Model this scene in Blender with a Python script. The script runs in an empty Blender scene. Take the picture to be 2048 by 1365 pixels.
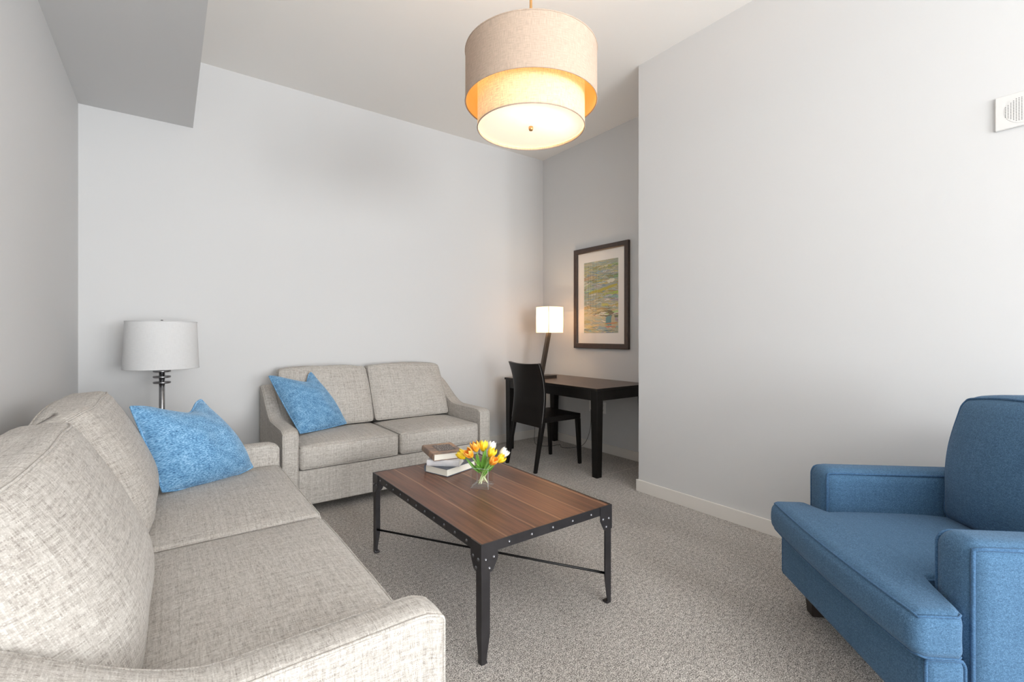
import bpy, bmesh, math, random
from mathutils import Vector, Matrix, noise

random.seed(7)
scene = bpy.context.scene
C = scene.collection
PI = math.pi

# ------------------------------------------------------------------ camera
cam = bpy.data.cameras.new('camera')
cam_o = bpy.data.objects.new('camera', cam)
C.objects.link(cam_o)
cam_o.location = (0, 0, 1.2)
cam_o.rotation_euler = (PI / 2, 0, -math.radians(36.3))
cam.sensor_width = 36
cam.lens = 36 * 935 / 2048
cam.shift_y = -12.5 / 2048
cam.clip_start = 0.05
scene.camera = cam_o

# ------------------------------------------------------------------ exposure, world
vs = scene.view_settings
vs.view_transform = 'Standard'
vs.look = 'None'
vs.gamma = 1
vs.use_curve_mapping = False
vs.exposure = 0.0
scene.cycles.use_denoising = True
scene.cycles.max_bounces = 10
scene.cycles.diffuse_bounces = 6
scene.cycles.transmission_bounces = 10
scene.cycles.transparent_max_bounces = 10
scene.cycles.caustics_reflective = False
scene.cycles.caustics_refractive = False
scene.cycles.sample_clamp_indirect = 4
w = bpy.data.worlds.new('world')
scene.world = w
w.use_nodes = True
w.node_tree.nodes['Background'].inputs[0].default_value = (0.75, 0.85, 1, 1)
w.node_tree.nodes['Background'].inputs[1].default_value = 1.0


# ------------------------------------------------------------------ lights (daylight from three windows added out of view behind the camera)
def area(name, loc, sx, sy, energy, col, rot):
    l = bpy.data.lights.new(name, 'AREA')
    l.shape = 'RECTANGLE'
    l.size, l.size_y = sx, sy
    l.energy = energy
    l.color = col
    o = bpy.data.objects.new(name, l)
    o.location = loc
    o.rotation_euler = rot
    C.objects.link(o)
    return o


REAR = -5.2
area('added_window_light', (2.25, REAR + 0.2, 1.45), 0.62, 1.7, 105, (0.97, 0.985, 1.0), (PI / 2 + 0.2, 0, 0))
area('added_window_light', (0.75, REAR + 0.36, 1.20), 1.8, 1.9, 250, (0.95, 0.98, 1.0), (PI / 2 + 0.42, 0, 0))  # added light, tilted up to brighten ceiling and soffit
area('added_window_light', (2.70, -2.9, 1.60), 1.9, 1.2, 120, (0.97, 0.985, 1.0), (PI / 2 + 0.42, 0, PI / 2))  # added side light, brightens the left wall


def point(name, loc, energy, col, r, parent=None):
    l = bpy.data.lights.new(name, 'POINT')
    l.energy = energy
    l.color = col
    l.shadow_soft_size = r
    o = bpy.data.objects.new(name, l)
    o.location = loc
    C.objects.link(o)
    if parent:
        o.parent = parent
    return o


# ------------------------------------------------------------------ material helpers
def s2l(c):
    return tuple((v / 12.92 if v <= 0.04045 else ((v + 0.055) / 1.055) ** 2.4) for v in c)


def rgb(r, g, b):
    return s2l((r / 255, g / 255, b / 255)) + (1,)


class NT:
    def __init__(self, name):
        self.m = bpy.data.materials.new(name)
        self.m.use_nodes = True
        self.t = self.m.node_tree
        self.b = self.t.nodes['Principled BSDF']
        self.out = self.t.nodes['Material Output']

    def n(self, typ, **kw):
        nd = self.t.nodes.new(typ)
        for k, v in kw.items():
            if k.startswith('_'):
                nd.inputs[k[1:]].default_value = v
            else:
                setattr(nd, k, v)
        return nd

    def l(self, a, b):
        self.t.links.new(a, b)

    def ramp(self, src, stops, interp='LINEAR'):
        r = self.n('ShaderNodeValToRGB')
        r.color_ramp.interpolation = interp
        els = r.color_ramp.elements
        while len(els) < len(stops):
            els.new(0.5)
        for e, (p, c) in zip(els, stops):
            e.position = p
            e.color = c
        self.l(src, r.inputs[0])
        return r

    def coord(self, kind, scale=(1, 1, 1), rot=(0, 0, 0), loc=(0, 0, 0)):
        tc = self.n('ShaderNodeTexCoord')
        mp = self.n('ShaderNodeMapping')
        mp.inputs['Scale'].default_value = scale
        mp.inputs['Rotation'].default_value = rot
        mp.inputs['Location'].default_value = loc
        self.l(tc.outputs[kind], mp.inputs[0])
        return mp.outputs[0]

    def noise(self, vec, scale=1.0, detail=2.0, rough=0.5, dist=0.0):
        nd = self.n('ShaderNodeTexNoise')
        nd.inputs['Scale'].default_value = scale
        nd.inputs['Detail'].default_value = detail
        nd.inputs['Roughness'].default_value = rough
        nd.inputs['Distortion'].default_value = dist
        self.l(vec, nd.inputs['Vector'])
        return nd.outputs['Fac']

    def math(self, op, a, b=None, c=None):
        nd = self.n('ShaderNodeMath', operation=op)
        for i, v in enumerate((a, b, c)):
            if v is None:
                continue
            if isinstance(v, (int, float)):
                nd.inputs[i].default_value = v
            else:
                self.l(v, nd.inputs[i])
        return nd.outputs[0]

    def mix(self, fac, a, b, blend='MIX'):
        nd = self.n('ShaderNodeMix', data_type='RGBA', blend_type=blend)
        for i, v in ((0, fac), (6, a), (7, b)):
            if isinstance(v, (int, float, tuple)):
                nd.inputs[i].default_value = v
            else:
                self.l(v, nd.inputs[i])
        return nd.outputs[2]

    def bump(self, h, strength=0.3, dist=0.002):
        nd = self.n('ShaderNodeBump')
        nd.inputs['Strength'].default_value = strength
        nd.inputs['Distance'].default_value = dist
        self.l(h, nd.inputs['Height'])
        self.l(nd.outputs[0], self.b.inputs['Normal'])

    def base(self, c):
        if isinstance(c, tuple):
            self.b.inputs['Base Color'].default_value = c
        else:
            self.l(c, self.b.inputs['Base Color'])


def simple(name, col, rough=0.5, metal=0.0, bump=None, spec=None, var=0.0, vscale=8):
    t = NT(name)
    t.b.inputs['Roughness'].default_value = rough
    t.b.inputs['Metallic'].default_value = metal
    if spec is not None:
        t.b.inputs['Specular IOR Level'].default_value = spec
    v = t.coord('Object')
    if var:
        f = t.noise(v, vscale, 3)
        a = tuple(max(0, x * (1 - var)) for x in col[:3]) + (1,)
        b = tuple(min(1, x * (1 + var)) for x in col[:3]) + (1,)
        t.base(t.ramp(f, [(0.3, a), (0.7, b)]).outputs[0])
    else:
        t.base(col)
    if bump:
        t.bump(t.noise(v, bump[0], 3), bump[1], bump[2])
    return t.m


def paint(name, col, tex=260):
    t = NT(name)
    t.b.inputs['Roughness'].default_value = 0.75
    t.b.inputs['Specular IOR Level'].default_value = 0.25
    t.base(col)
    v = t.coord('Object')
    t.bump(t.noise(v, tex, 2), 0.12, 0.001)
    return t.m


def weave(name, stops, pitch=0.0023, along=0.022, streak=0.22, bump=0.25, rough=0.95, sheen=0.08):
    """plain-woven cloth: individually toned slubby threads over and under each other (UV in metres)"""
    t = NT(name)
    t.b.inputs['Roughness'].default_value = rough
    t.b.inputs['Specular IOR Level'].default_value = 0.15
    t.b.inputs['Sheen Weight'].default_value = sheen
    U = t.math('DIVIDE', sep(t, 'X'), pitch)
    V = t.math('DIVIDE', sep(t, 'Y'), pitch)
    fu, fv = t.math('FLOOR', U), t.math('FLOOR', V)

    def thread(idx, run, off):
        cb = t.n('ShaderNodeCombineXYZ')
        t.l(t.math('MULTIPLY', idx, 7.31), cb.inputs[0])
        t.l(t.math('MULTIPLY', run, pitch / along), cb.inputs[1])
        cb.inputs[2].default_value = off
        return t.noise(cb.outputs[0], 1, 3, 0.6)
    a = thread(fu, V, 0.0)
    b = thread(fv, U, 9.7)
    par = t.math('MODULO', t.math('ABSOLUTE', t.math('ADD', fu, fv)), 2)
    top = t.math('ADD', t.math('MULTIPLY', a, par), t.math('MULTIPLY', b, t.math('SUBTRACT', 1, par)))
    both = t.math('MULTIPLY', t.math('ADD', a, b), 0.5)
    s = t.math('ADD', t.math('MULTIPLY', top, 0.6), t.math('MULTIPLY', both, 0.4))
    c = t.noise(t.coord('UV', (110, 3, 1), loc=(1.3, 2, 0)), 1, 2, 0.6)
    d = t.noise(t.coord('UV', (3, 110, 1), loc=(5, 1, 0)), 1, 2, 0.6)
    s = t.math('ADD', s, t.math('MULTIPLY', t.math('ADD', t.math('ADD', c, d), -1), streak))
    gu = t.math('ABSOLUTE', t.math('ADD', t.math('FRACT', U), -0.5))
    gv = t.math('ABSOLUTE', t.math('ADD', t.math('FRACT', V), -0.5))
    gap = t.math('MAXIMUM', gu, gv)
    gapf = t.math('MULTIPLY', t.math('POWER', t.math('MULTIPLY', gap, 2), 6), 0.07)
    t.base(t.ramp(t.math('SUBTRACT', s, gapf), stops).outputs[0])
    t.bump(t.math('SUBTRACT', s, t.math('MULTIPLY', gapf, 4)), bump, 0.0015)
    return t.m


def sep(t, ax):
    tc = t.n('ShaderNodeTexCoord')
    sp = t.n('ShaderNodeSeparateXYZ')
    t.l(tc.outputs['UV'], sp.inputs[0])
    return sp.outputs[ax]


M = {}
M['wall'] = paint('wall_paint', rgb(211, 211, 211))
M['wall_alcove'] = M['wall']
M['ceiling'] = paint('ceiling_paint', rgb(240, 238, 235), 90)
M['trim'] = simple('white_trim_paint', rgb(226, 222, 216), 0.4)

# carpet
t = NT('grey_carpet')
v = t.coord('Object')
t.b.inputs['Roughness'].default_value = 1
t.b.inputs['Specular IOR Level'].default_value = 0.05
t.b.inputs['Sheen Weight'].default_value = 0.15
fine = t.noise(v, 240, 2, 0.7)
mid = t.noise(v, 60, 2, 0.6)
big = t.noise(t.coord('Object', (1, 0.35, 1), rot=(0, 0, 0.5)), 2.6, 2, 0.5)
s = t.math('ADD', t.math('MULTIPLY', fine, 0.78), t.math('MULTIPLY', mid, 0.22))
col = t.ramp(s, [(0.36, rgb(70, 64, 60)), (0.45, rgb(140, 134, 128)), (0.53, rgb(192, 186, 179)), (0.62, rgb(240, 235, 228))]).outputs[0]
pile = t.ramp(big, [(0.38, (0.84, 0.83, 0.82, 1)), (0.62, (1, 1, 1, 1))]).outputs[0]
# vacuum tracks: straight pile lines running across the alcove
tc = t.n('ShaderNodeTexCoord')
sx = t.n('ShaderNodeSeparateXYZ')
t.l(tc.outputs['Object'], sx.inputs[0])
col = t.mix(1.0, col, pile, 'MULTIPLY')
tr = t.math('COSINE', t.math('MULTIPLY', t.math('ADD', sx.outputs['Y'], -2.15), 2 * PI / 0.6))
trk = t.math('MULTIPLY', t.ramp(tr, [(0.991, (0, 0, 0, 1)), (0.998, (1, 1, 1, 1))]).outputs[0], t.math('GREATER_THAN', sx.outputs['X'], 2.25))
trk = t.math('MULTIPLY', trk, t.math('GREATER_THAN', sx.outputs['Y'], 2.4))
col = t.mix(t.math('MULTIPLY', trk, 0.28), col, rgb(215, 208, 200))
t.base(col)
t.bump(s, 0.9, 0.006)
M['carpet'] = t.m

M['linen'] = weave('oatmeal_linen', [(0.24, rgb(124, 118, 111)), (0.40, rgb(166, 160, 153)), (0.52, rgb(187, 182, 175)), (0.72, rgb(211, 208, 202))])
M['welt'] = M['linen']
M['blue'] = weave('blue_tweed', [(0.25, rgb(42, 68, 94)), (0.44, rgb(66, 98, 127)), (0.56, rgb(82, 116, 147)), (0.75, rgb(112, 148, 184))], pitch=0.0016, along=0.005, streak=0.08, bump=0.2)
M['blue_welt'] = weave('blue_tweed_welt', [(0.25, rgb(42, 68, 94)), (0.5, rgb(68, 102, 136)), (0.75, rgb(98, 134, 170))], pitch=0.0016, along=0.005, streak=0.08, bump=0.2)
# chenille cushions
t = NT('blue_chenille')
t.b.inputs['Roughness'].default_value = 0.85
t.b.inputs['Sheen Weight'].default_value = 0.35
t.b.inputs['Sheen Tint'].default_value = (0.7, 0.85, 1, 1)
a = t.noise(t.coord('UV', (130, 230, 1)), 1, 2, 0.6)
b = t.noise(t.coord('UV', (20, 28, 1)), 1, 4, 0.7)
s = t.math('ADD', t.math('MULTIPLY', a, 0.62), t.math('MULTIPLY', b, 0.38))
t.base(t.ramp(s, [(0.36, rgb(44, 88, 128)), (0.46, rgb(84, 134, 174)), (0.54, rgb(112, 160, 197)), (0.64, rgb(152, 190, 220))]).outputs[0])
t.bump(s, 0.6, 0.004)
M['chenille'] = t.m

M['black_wood'] = simple('black_stained_wood', rgb(20, 17, 15), 0.38, spec=0.3, var=0.25, vscale=20)
M['foot'] = simple('dark_brown_foot', rgb(36, 28, 24), 0.4)
# desktop: gloss of the reflecting top painted as a lighter brown
t = NT('desktop_sheen_wood')
g = t.noise(t.coord('Object', (60, 3, 60)), 1, 4, 0.6)
t.base(t.ramp(g, [(0.35, rgb(66, 53, 46)), (0.65, rgb(104, 86, 77))]).outputs[0])
t.b.inputs['Roughness'].default_value = 0.34
M['desktop_sheen'] = t.m
# black leather
t = NT('black_leather')
t.base(rgb(20, 17, 16))
t.b.inputs['Specular IOR Level'].default_value = 0.3
t.b.inputs['Roughness'].default_value = 0.36
t.bump(t.noise(t.coord('Object'), 260, 3), 0.12, 0.001)
M['leather'] = t.m
M['stitch'] = simple('grey_leather_edge', rgb(96, 92, 90), 0.4)
M['iron'] = simple('blackened_steel', rgb(66, 64, 66), 0.36, 0.7, var=0.15, vscale=14, bump=(50, 0.05, 0.001))
M['rod'] = simple('black_rod', rgb(22, 21, 21), 0.4, 0.5)
M['rivet'] = simple('rivet_steel', rgb(120, 120, 124), 0.25, 1.0)
M['steel'] = simple('brushed_steel', rgb(150, 150, 152), 0.25, 1.0)
M['brass'] = simple('brass', rgb(214, 168, 112), 0.3, 0.9)
M['bronze'] = simple('dark_bronze', rgb(92, 82, 74), 0.4, 0.7)
# walnut planks
t = NT('walnut')
tc = t.n('ShaderNodeTexCoord')
sp = t.n('ShaderNodeSeparateXYZ')
t.l(tc.outputs['Object'], sp.inputs[0])
u = t.math('DIVIDE', t.math('ADD', sp.outputs['X'], 5.03), 0.137)
idx = t.math('FLOOR', u)
fr = t.math('FRACT', u)
rnd = t.n('ShaderNodeTexWhiteNoise', noise_dimensions='1D')
t.l(idx, rnd.inputs['W'])
cmb = t.n('ShaderNodeCombineXYZ')
t.l(t.math('MULTIPLY', sp.outputs['X'], 48), cmb.inputs[0])
t.l(t.math('ADD', t.math('MULTIPLY', sp.outputs['Y'], 1.8), t.math('MULTIPLY', rnd.outputs[0], 20)), cmb.inputs[1])
g = t.noise(cmb.outputs[0], 1, 4, 0.6, 0.4)
cmb2 = t.n('ShaderNodeCombineXYZ')
t.l(t.math('MULTIPLY', sp.outputs['X'], 260), cmb2.inputs[0])
t.l(t.math('MULTIPLY', sp.outputs['Y'], 7), cmb2.inputs[1])
g2 = t.noise(cmb2.outputs[0], 1, 2, 0.5)
s = t.math('ADD', t.math('ADD', t.math('MULTIPLY', g, 0.6), t.math('MULTIPLY', g2, 0.2)), t.math('MULTIPLY', rnd.outputs[0], 0.2))
wood = t.ramp(s, [(0.3, rgb(66, 40, 28)), (0.45, rgb(94, 60, 43)), (0.58, rgb(116, 76, 55)), (0.72, rgb(138, 94, 68))]).outputs[0]
wob = t.noise(t.coord('Object', (0.1, 3.5, 1)), 1, 2)
edge = t.math('SUBTRACT', 1, t.math('MULTIPLY', t.math('ABSOLUTE', t.math('SUBTRACT', fr, t.math('MULTIPLY', wob, 0.12))), 22))
edge = t.math('MAXIMUM', edge, 0)
wood = t.mix(t.math('MULTIPLY', edge, 0.42), wood, rgb(196, 152, 118))
t.base(wood)
t.b.inputs['Roughness'].default_value = 0.38
M['walnut'] = t.m

M['pages'] = simple('book_pages', rgb(232, 228, 216), 0.8, bump=(600, 0.2, 0.001))
M['book_slate'] = simple('slate_book_cloth', rgb(92, 98, 108), 0.6)
M['book_white'] = simple('pale_book_cover', rgb(205, 204, 206), 0.5, var=0.08, vscale=30)
M['text'] = simple('cover_lettering', rgb(226, 220, 210), 0.6)
t = NT('brown_painted_cover')
n1 = t.noise(t.coord('Object', (9, 16, 4)), 1, 4, 0.6, 0.8)
t.base(t.ramp(n1, [(0.3, rgb(60, 46, 44)), (0.42, rgb(112, 84, 68)), (0.52, rgb(142, 112, 84)), (0.6, rgb(186, 132, 88)), (0.7, rgb(150, 148, 120))]).outputs[0])
t.b.inputs['Roughness'].default_value = 0.35
M['cover'] = t.m
M['cover_dark'] = simple('dark_cover_band', rgb(74, 58, 54), 0.4, var=0.3, vscale=60)

# glass, water
t = NT('clear_glass')
t.b.inputs['Transmission Weight'].default_value = 1
t.b.inputs['Roughness'].default_value = 0.0
t.b.inputs['IOR'].default_value = 1.45
t.base((0.98, 0.99, 0.99, 1))
M['glass'] = t.m
t = NT('water')
t.b.inputs['Transmission Weight'].default_value = 1
t.b.inputs['Roughness'].default_value = 0.0
t.b.inputs['IOR'].default_value = 1.33
t.base((0.97, 0.99, 0.98, 1))
M['water'] = t.m
t = NT('thin_clear_glass')
tr = t.n('ShaderNodeBsdfTransparent')
tr.inputs[0].default_value = (0.985, 0.99, 0.988, 1)
gl = t.n('ShaderNodeBsdfGlossy')
gl.inputs['Roughness'].default_value = 0.04
lw = t.n('ShaderNodeLayerWeight')
lw.inputs[0].default_value = 0.35
mx = t.n('ShaderNodeMixShader')
t.l(t.math('ADD', t.math('MULTIPLY', t.math('POWER', lw.outputs['Facing'], 3.0), 0.5), 0.015), mx.inputs[0])
t.l(tr.outputs[0], mx.inputs[1])
t.l(gl.outputs[0], mx.inputs[2])
t.l(mx.outputs[0], t.out.inputs[0])
M['thin_glass'] = t.m
t = NT('glass_edge_glint')  # refracted brightness of the vase edges painted as whitish diffuse
tr = t.n('ShaderNodeBsdfTransparent')
df = t.n('ShaderNodeBsdfDiffuse')
df.inputs[0].default_value = (0.85, 0.92, 0.92, 1)
gl = t.n('ShaderNodeBsdfGlossy')
gl.inputs['Roughness'].default_value = 0.15
m1 = t.n('ShaderNodeMixShader')
m1.inputs[0].default_value = 0.5
t.l(df.outputs[0], m1.inputs[1])
t.l(gl.outputs[0], m1.inputs[2])
mx = t.n('ShaderNodeMixShader')
mx.inputs[0].default_value = 0.55
t.l(tr.outputs[0], mx.inputs[1])
t.l(m1.outputs[0], mx.inputs[2])
t.l(mx.outputs[0], t.out.inputs[0])
M['edge_glint'] = t.m
# picture glazing: mostly clear with a gloss
t = NT('picture_glazing')
tr = t.n('ShaderNodeBsdfTransparent')
gl = t.n('ShaderNodeBsdfGlossy')
gl.inputs['Roughness'].default_value = 0.03
fz = t.n('ShaderNodeLayerWeight')
fz.inputs[0].default_value = 0.33
mx = t.n('ShaderNodeMixShader')
t.l(t.math('ADD', t.math('MULTIPLY', t.math('POWER', fz.outputs['Facing'], 3.0), 0.5), 0.05), mx.inputs[0])
t.l(tr.outputs[0], mx.inputs[1])
t.l(gl.outputs[0], mx.inputs[2])
t.l(mx.outputs[0], t.out.inputs[0])
M['glazing'] = t.m
M['mat_board'] = simple('mat_board', rgb(250, 242, 233), 0.8)
t = NT('art_paint')
at = t.n('ShaderNodeVertexColor')
at.layer_name = 'paint'
an = t.noise(t.coord('Object', (60, 45, 240)), 1, 3, 0.7)
t.l(t.mix(1.0, at.outputs[0], t.ramp(an, [(0.35, (0.84, 0.82, 0.78, 1)), (0.6, (1, 1, 1, 1))]).outputs[0], 'MULTIPLY'), t.b.inputs['Base Color'])
t.b.inputs['Roughness'].default_value = 0.7
M['art'] = t.m
M['frame'] = simple('dark_walnut_frame', rgb(62, 46, 38), 0.35, var=0.2, vscale=40)
M['plastic'] = simple('white_plastic', rgb(218, 217, 215), 0.45)
M['outlet'] = simple('white_outlet_plastic', rgb(244, 243, 240), 0.35)
M['dark_hole'] = simple('dark_hole', rgb(70, 68, 66), 0.8)
M['cord'] = simple('black_cord', rgb(28, 27, 26), 0.5)
M['clear_cord'] = simple('pale_cord', rgb(205, 196, 170), 0.4)


def shade_mat(name, col, trans, emit_col, emit, weave_amt=0.1, freq=500):
    t = NT(name)
    a = t.noise(t.coord('UV', (freq, 30, 1)), 1, 1.5, 0.6)
    b = t.noise(t.coord('UV', (30, freq, 1)), 1, 1.5, 0.6)
    s = t.math('MULTIPLY', t.math('ADD', a, b), 0.5)
    lo = tuple(x * (1 - weave_amt * 2.4) for x in col[:3]) + (1,)
    hi = tuple(min(1, x * (1 + weave_amt)) for x in col[:3]) + (1,)
    cr = t.ramp(s, [(0.38, lo), (0.6, hi)]).outputs[0]
    df = t.n('ShaderNodeBsdfDiffuse')
    tl = t.n('ShaderNodeBsdfTranslucent')
    t.l(cr, df.inputs[0])
    t.l(t.mix(1.0, cr, emit_col, 'MULTIPLY'), tl.inputs[0])
    m1 = t.n('ShaderNodeMixShader')
    m1.inputs[0].default_value = trans
    t.l(df.outputs[0], m1.inputs[1])
    t.l(tl.outputs[0], m1.inputs[2])
    last = m1.outputs[0]
    if emit:
        em = t.n('ShaderNodeEmission')
        t.l(t.mix(1.0, cr, emit_col, 'MULTIPLY'), em.inputs[0])
        em.inputs[1].default_value = emit
        ad = t.n('ShaderNodeAddShader')
        t.l(last, ad.inputs[0])
        t.l(em.outputs[0], ad.inputs[1])
        last = ad.outputs[0]
    t.l(last, t.out.inputs[0])
    return t.m


M['shade_white'] = shade_mat('white_lampshade', rgb(232, 232, 232), 0.25, (1, 1, 1, 1), 0, 0.02)
M['shade_outer'] = shade_mat('beige_linen_drum', rgb(202, 182, 164), 0.12, (1, 0.72, 0.45, 1), 0, 0.07, 420)
M['shade_inner'] = shade_mat('glowing_linen_drum', rgb(238, 208, 172), 0.06, (1, 0.80, 0.48, 1), 0.36, 0.12, 420)
M['shade_liner'] = shade_mat('gold_liner', rgb(252, 230, 165), 0.05, (1, 0.6, 0.2, 1), 0, 0.02)
M['diffuser'] = shade_mat('lit_diffuser', rgb(255, 247, 236), 0.10, (1, 0.92, 0.86, 1), 0.55, 0.0)
M['desk_shade'] = shade_mat('lit_parchment_shade', rgb(255, 246, 232), 0.5, (1, 0.82, 0.64, 1), 0.55, 0.01)


# ------------------------------------------------------------------ mesh helpers
def link(name, me, mat, parent=None, smooth=False):
    o = bpy.data.objects.new(name, me)
    C.objects.link(o)
    mats = mat if isinstance(mat, (list, tuple)) else [mat]
    for m in mats:
        me.materials.append(m)
    if smooth:
        for p in me.polygons:
            p.use_smooth = True
    if parent:
        o.parent = parent
    return o


def from_bm(name, bm, mat, parent=None, smooth=False, loc=None):
    box_uv(bm)
    bmesh.ops.recalc_face_normals(bm, faces=bm.faces)
    me = bpy.data.meshes.new(name)
    bm.to_mesh(me)
    bm.free()
    o = link(name, me, mat, parent, smooth)
    if loc:
        o.location = loc
    return o


def box_uv(bm):
    if bm.loops.layers.uv:
        return
    uv = bm.loops.layers.uv.new('UVMap')
    bm.normal_update()
    for f in bm.faces:
        n = f.normal
        a = max(range(3), key=lambda i: abs(n[i]))
        i, j = [(1, 2), (0, 2), (0, 1)][a]
        for l in f.loops:
            l[uv].uv = (l.vert.co[i], l.vert.co[j])


def add_box(bm, x0, x1, y0, y1, z0, z1, bev=0, seg=2):
    r = bmesh.ops.create_cube(bm, size=1)
    vs_ = r['verts']
    for v in vs_:
        v.co = Vector(((x0 + x1) / 2 + v.co.x * (x1 - x0), (y0 + y1) / 2 + v.co.y * (y1 - y0), (z0 + z1) / 2 + v.co.z * (z1 - z0)))
    if bev:
        es = list({e for v in vs_ for e in v.link_edges})
        bmesh.ops.bevel(bm, geom=es, offset=bev, segments=seg, affect='EDGES', profile=0.5)
    return bm


def box(name, x0, x1, y0, y1, z0, z1, mat, parent=None, bev=0, seg=2):
    return from_bm(name, add_box(bmesh.new(), x0, x1, y0, y1, z0, z1, bev, seg), mat, parent)


def taper_box(name, x0, x1, y0, y1, z0, z1, bot, mat, parent=None, bev=0.003, bshift=(0, 0), loc=None):
    """box whose bottom is scaled by bot about its centre (a tapered leg)"""
    bm = bmesh.new()
    add_box(bm, x0, x1, y0, y1, z0, z1)
    cx, cy = (x0 + x1) / 2, (y0 + y1) / 2
    for v in bm.verts:
        if v.co.z < (z0 + z1) / 2:
            v.co.x = cx + (v.co.x - cx) * bot + bshift[0]
            v.co.y = cy + (v.co.y - cy) * bot + bshift[1]
    if bev:
        bmesh.ops.bevel(bm, geom=list(bm.edges), offset=bev, segments=2, affect='EDGES', profile=0.5)
    return from_bm(name, bm, mat, parent, loc=loc)


def add_tube(bm, pts, r, closed=False, n=8, cap=True):
    pts = [Vector(p) for p in pts]
    N = len(pts)
    uv = bm.loops.layers.uv.verify()
    tang = []
    for i in range(N):
        a = pts[(i - 1) % N] if (closed or i > 0) else pts[i]
        b = pts[(i + 1) % N] if (closed or i < N - 1) else pts[i]
        tang.append((b - a).normalized())
    nrm = tang[0].orthogonal().normalized()
    rings = []
    acc = 0
    lens = []
    for i in range(N):
        nrm = (nrm - tang[i] * nrm.dot(tang[i])).normalized()
        bn = tang[i].cross(nrm)
        rr = r[i] if isinstance(r, (list, tuple)) else r
        rings.append([bm.verts.new(pts[i] + (nrm * math.cos(2 * PI * k / n) + bn * math.sin(2 * PI * k / n)) * rr) for k in range(n)])
        lens.append(acc)
        acc += (pts[(i + 1) % N] - pts[i]).length
    lens.append(acc)
    for i in range(N if closed else N - 1):
        A, B = rings[i], rings[(i + 1) % N]
        off = 0
        if closed and i == N - 1:
            off = min(range(n), key=lambda o: sum((A[k].co - B[(k + o) % n].co).length for k in range(n)))
        for k in range(n):
            f = bm.faces.new((A[k], A[(k + 1) % n], B[(k + 1 + off) % n], B[(k + off) % n]))
            us = [(lens[i], k * 0.003), (lens[i], (k + 1) * 0.003), (lens[i + 1], (k + 1) * 0.003), (lens[i + 1], k * 0.003)]
            for l, c in zip(f.loops, us):
                l[uv].uv = c
    if cap and not closed:
        bm.faces.new(rings[0])
        bm.faces.new(list(reversed(rings[-1])))
    return bm


def tube(name, pts, r, mat, parent=None, closed=False, n=8):
    return from_bm(name, add_tube(bmesh.new(), pts, r, closed, n), mat, parent, smooth=True)


def add_lathe(bm, prof, n=48, cx=0, cy=0, closed_prof=False):
    uv = bm.loops.layers.uv.verify()
    rings = []
    for (r, z) in prof:
        if r < 1e-6:
            rings.append([bm.verts.new((cx, cy, z))] * n)
        else:
            rings.append([bm.verts.new((cx + r * math.cos(2 * PI * k / n), cy + r * math.sin(2 * PI * k / n), z)) for k in range(n)])
    m = len(prof)
    L = 0
    for i in range(m if closed_prof else m - 1):
        A, B = rings[i], rings[(i + 1) % m]
        ra, za = prof[i]
        rb, zb = prof[(i + 1) % m]
        dl = math.hypot(rb - ra, zb - za)
        R = max(ra, rb)
        for k in range(n):
            k2 = (k + 1) % n
            vsx = []
            cs = []
            for v, c in ((A[k], (k, L)), (A[k2], (k + 1, L)), (B[k2], (k + 1, L + dl)), (B[k], (k, L + dl))):
                if v not in vsx:
                    vsx.append(v)
                    cs.append(c)
            if len(vsx) < 3:
                continue
            f = bm.faces.new(vsx)
            for l, c in zip(f.loops, cs):
                l[uv].uv = (c[0] * 2 * PI * R / n, c[1])
        L += dl
    return bm


def lathe(name, prof, mat, parent=None, n=48, cx=0, cy=0, closed_prof=False, smooth=True):
    return from_bm(name, add_lathe(bmesh.new(), prof, n, cx, cy, closed_prof), mat, parent, smooth)


def rb_map(p, L, r):
    q = Vector([max(-(L[i] - r), min(L[i] - r, p[i])) for i in range(3)])
    d = Vector(p) - q
    if d.length < 1e-9:
        return q
    return q + d.normalized() * r


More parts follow.
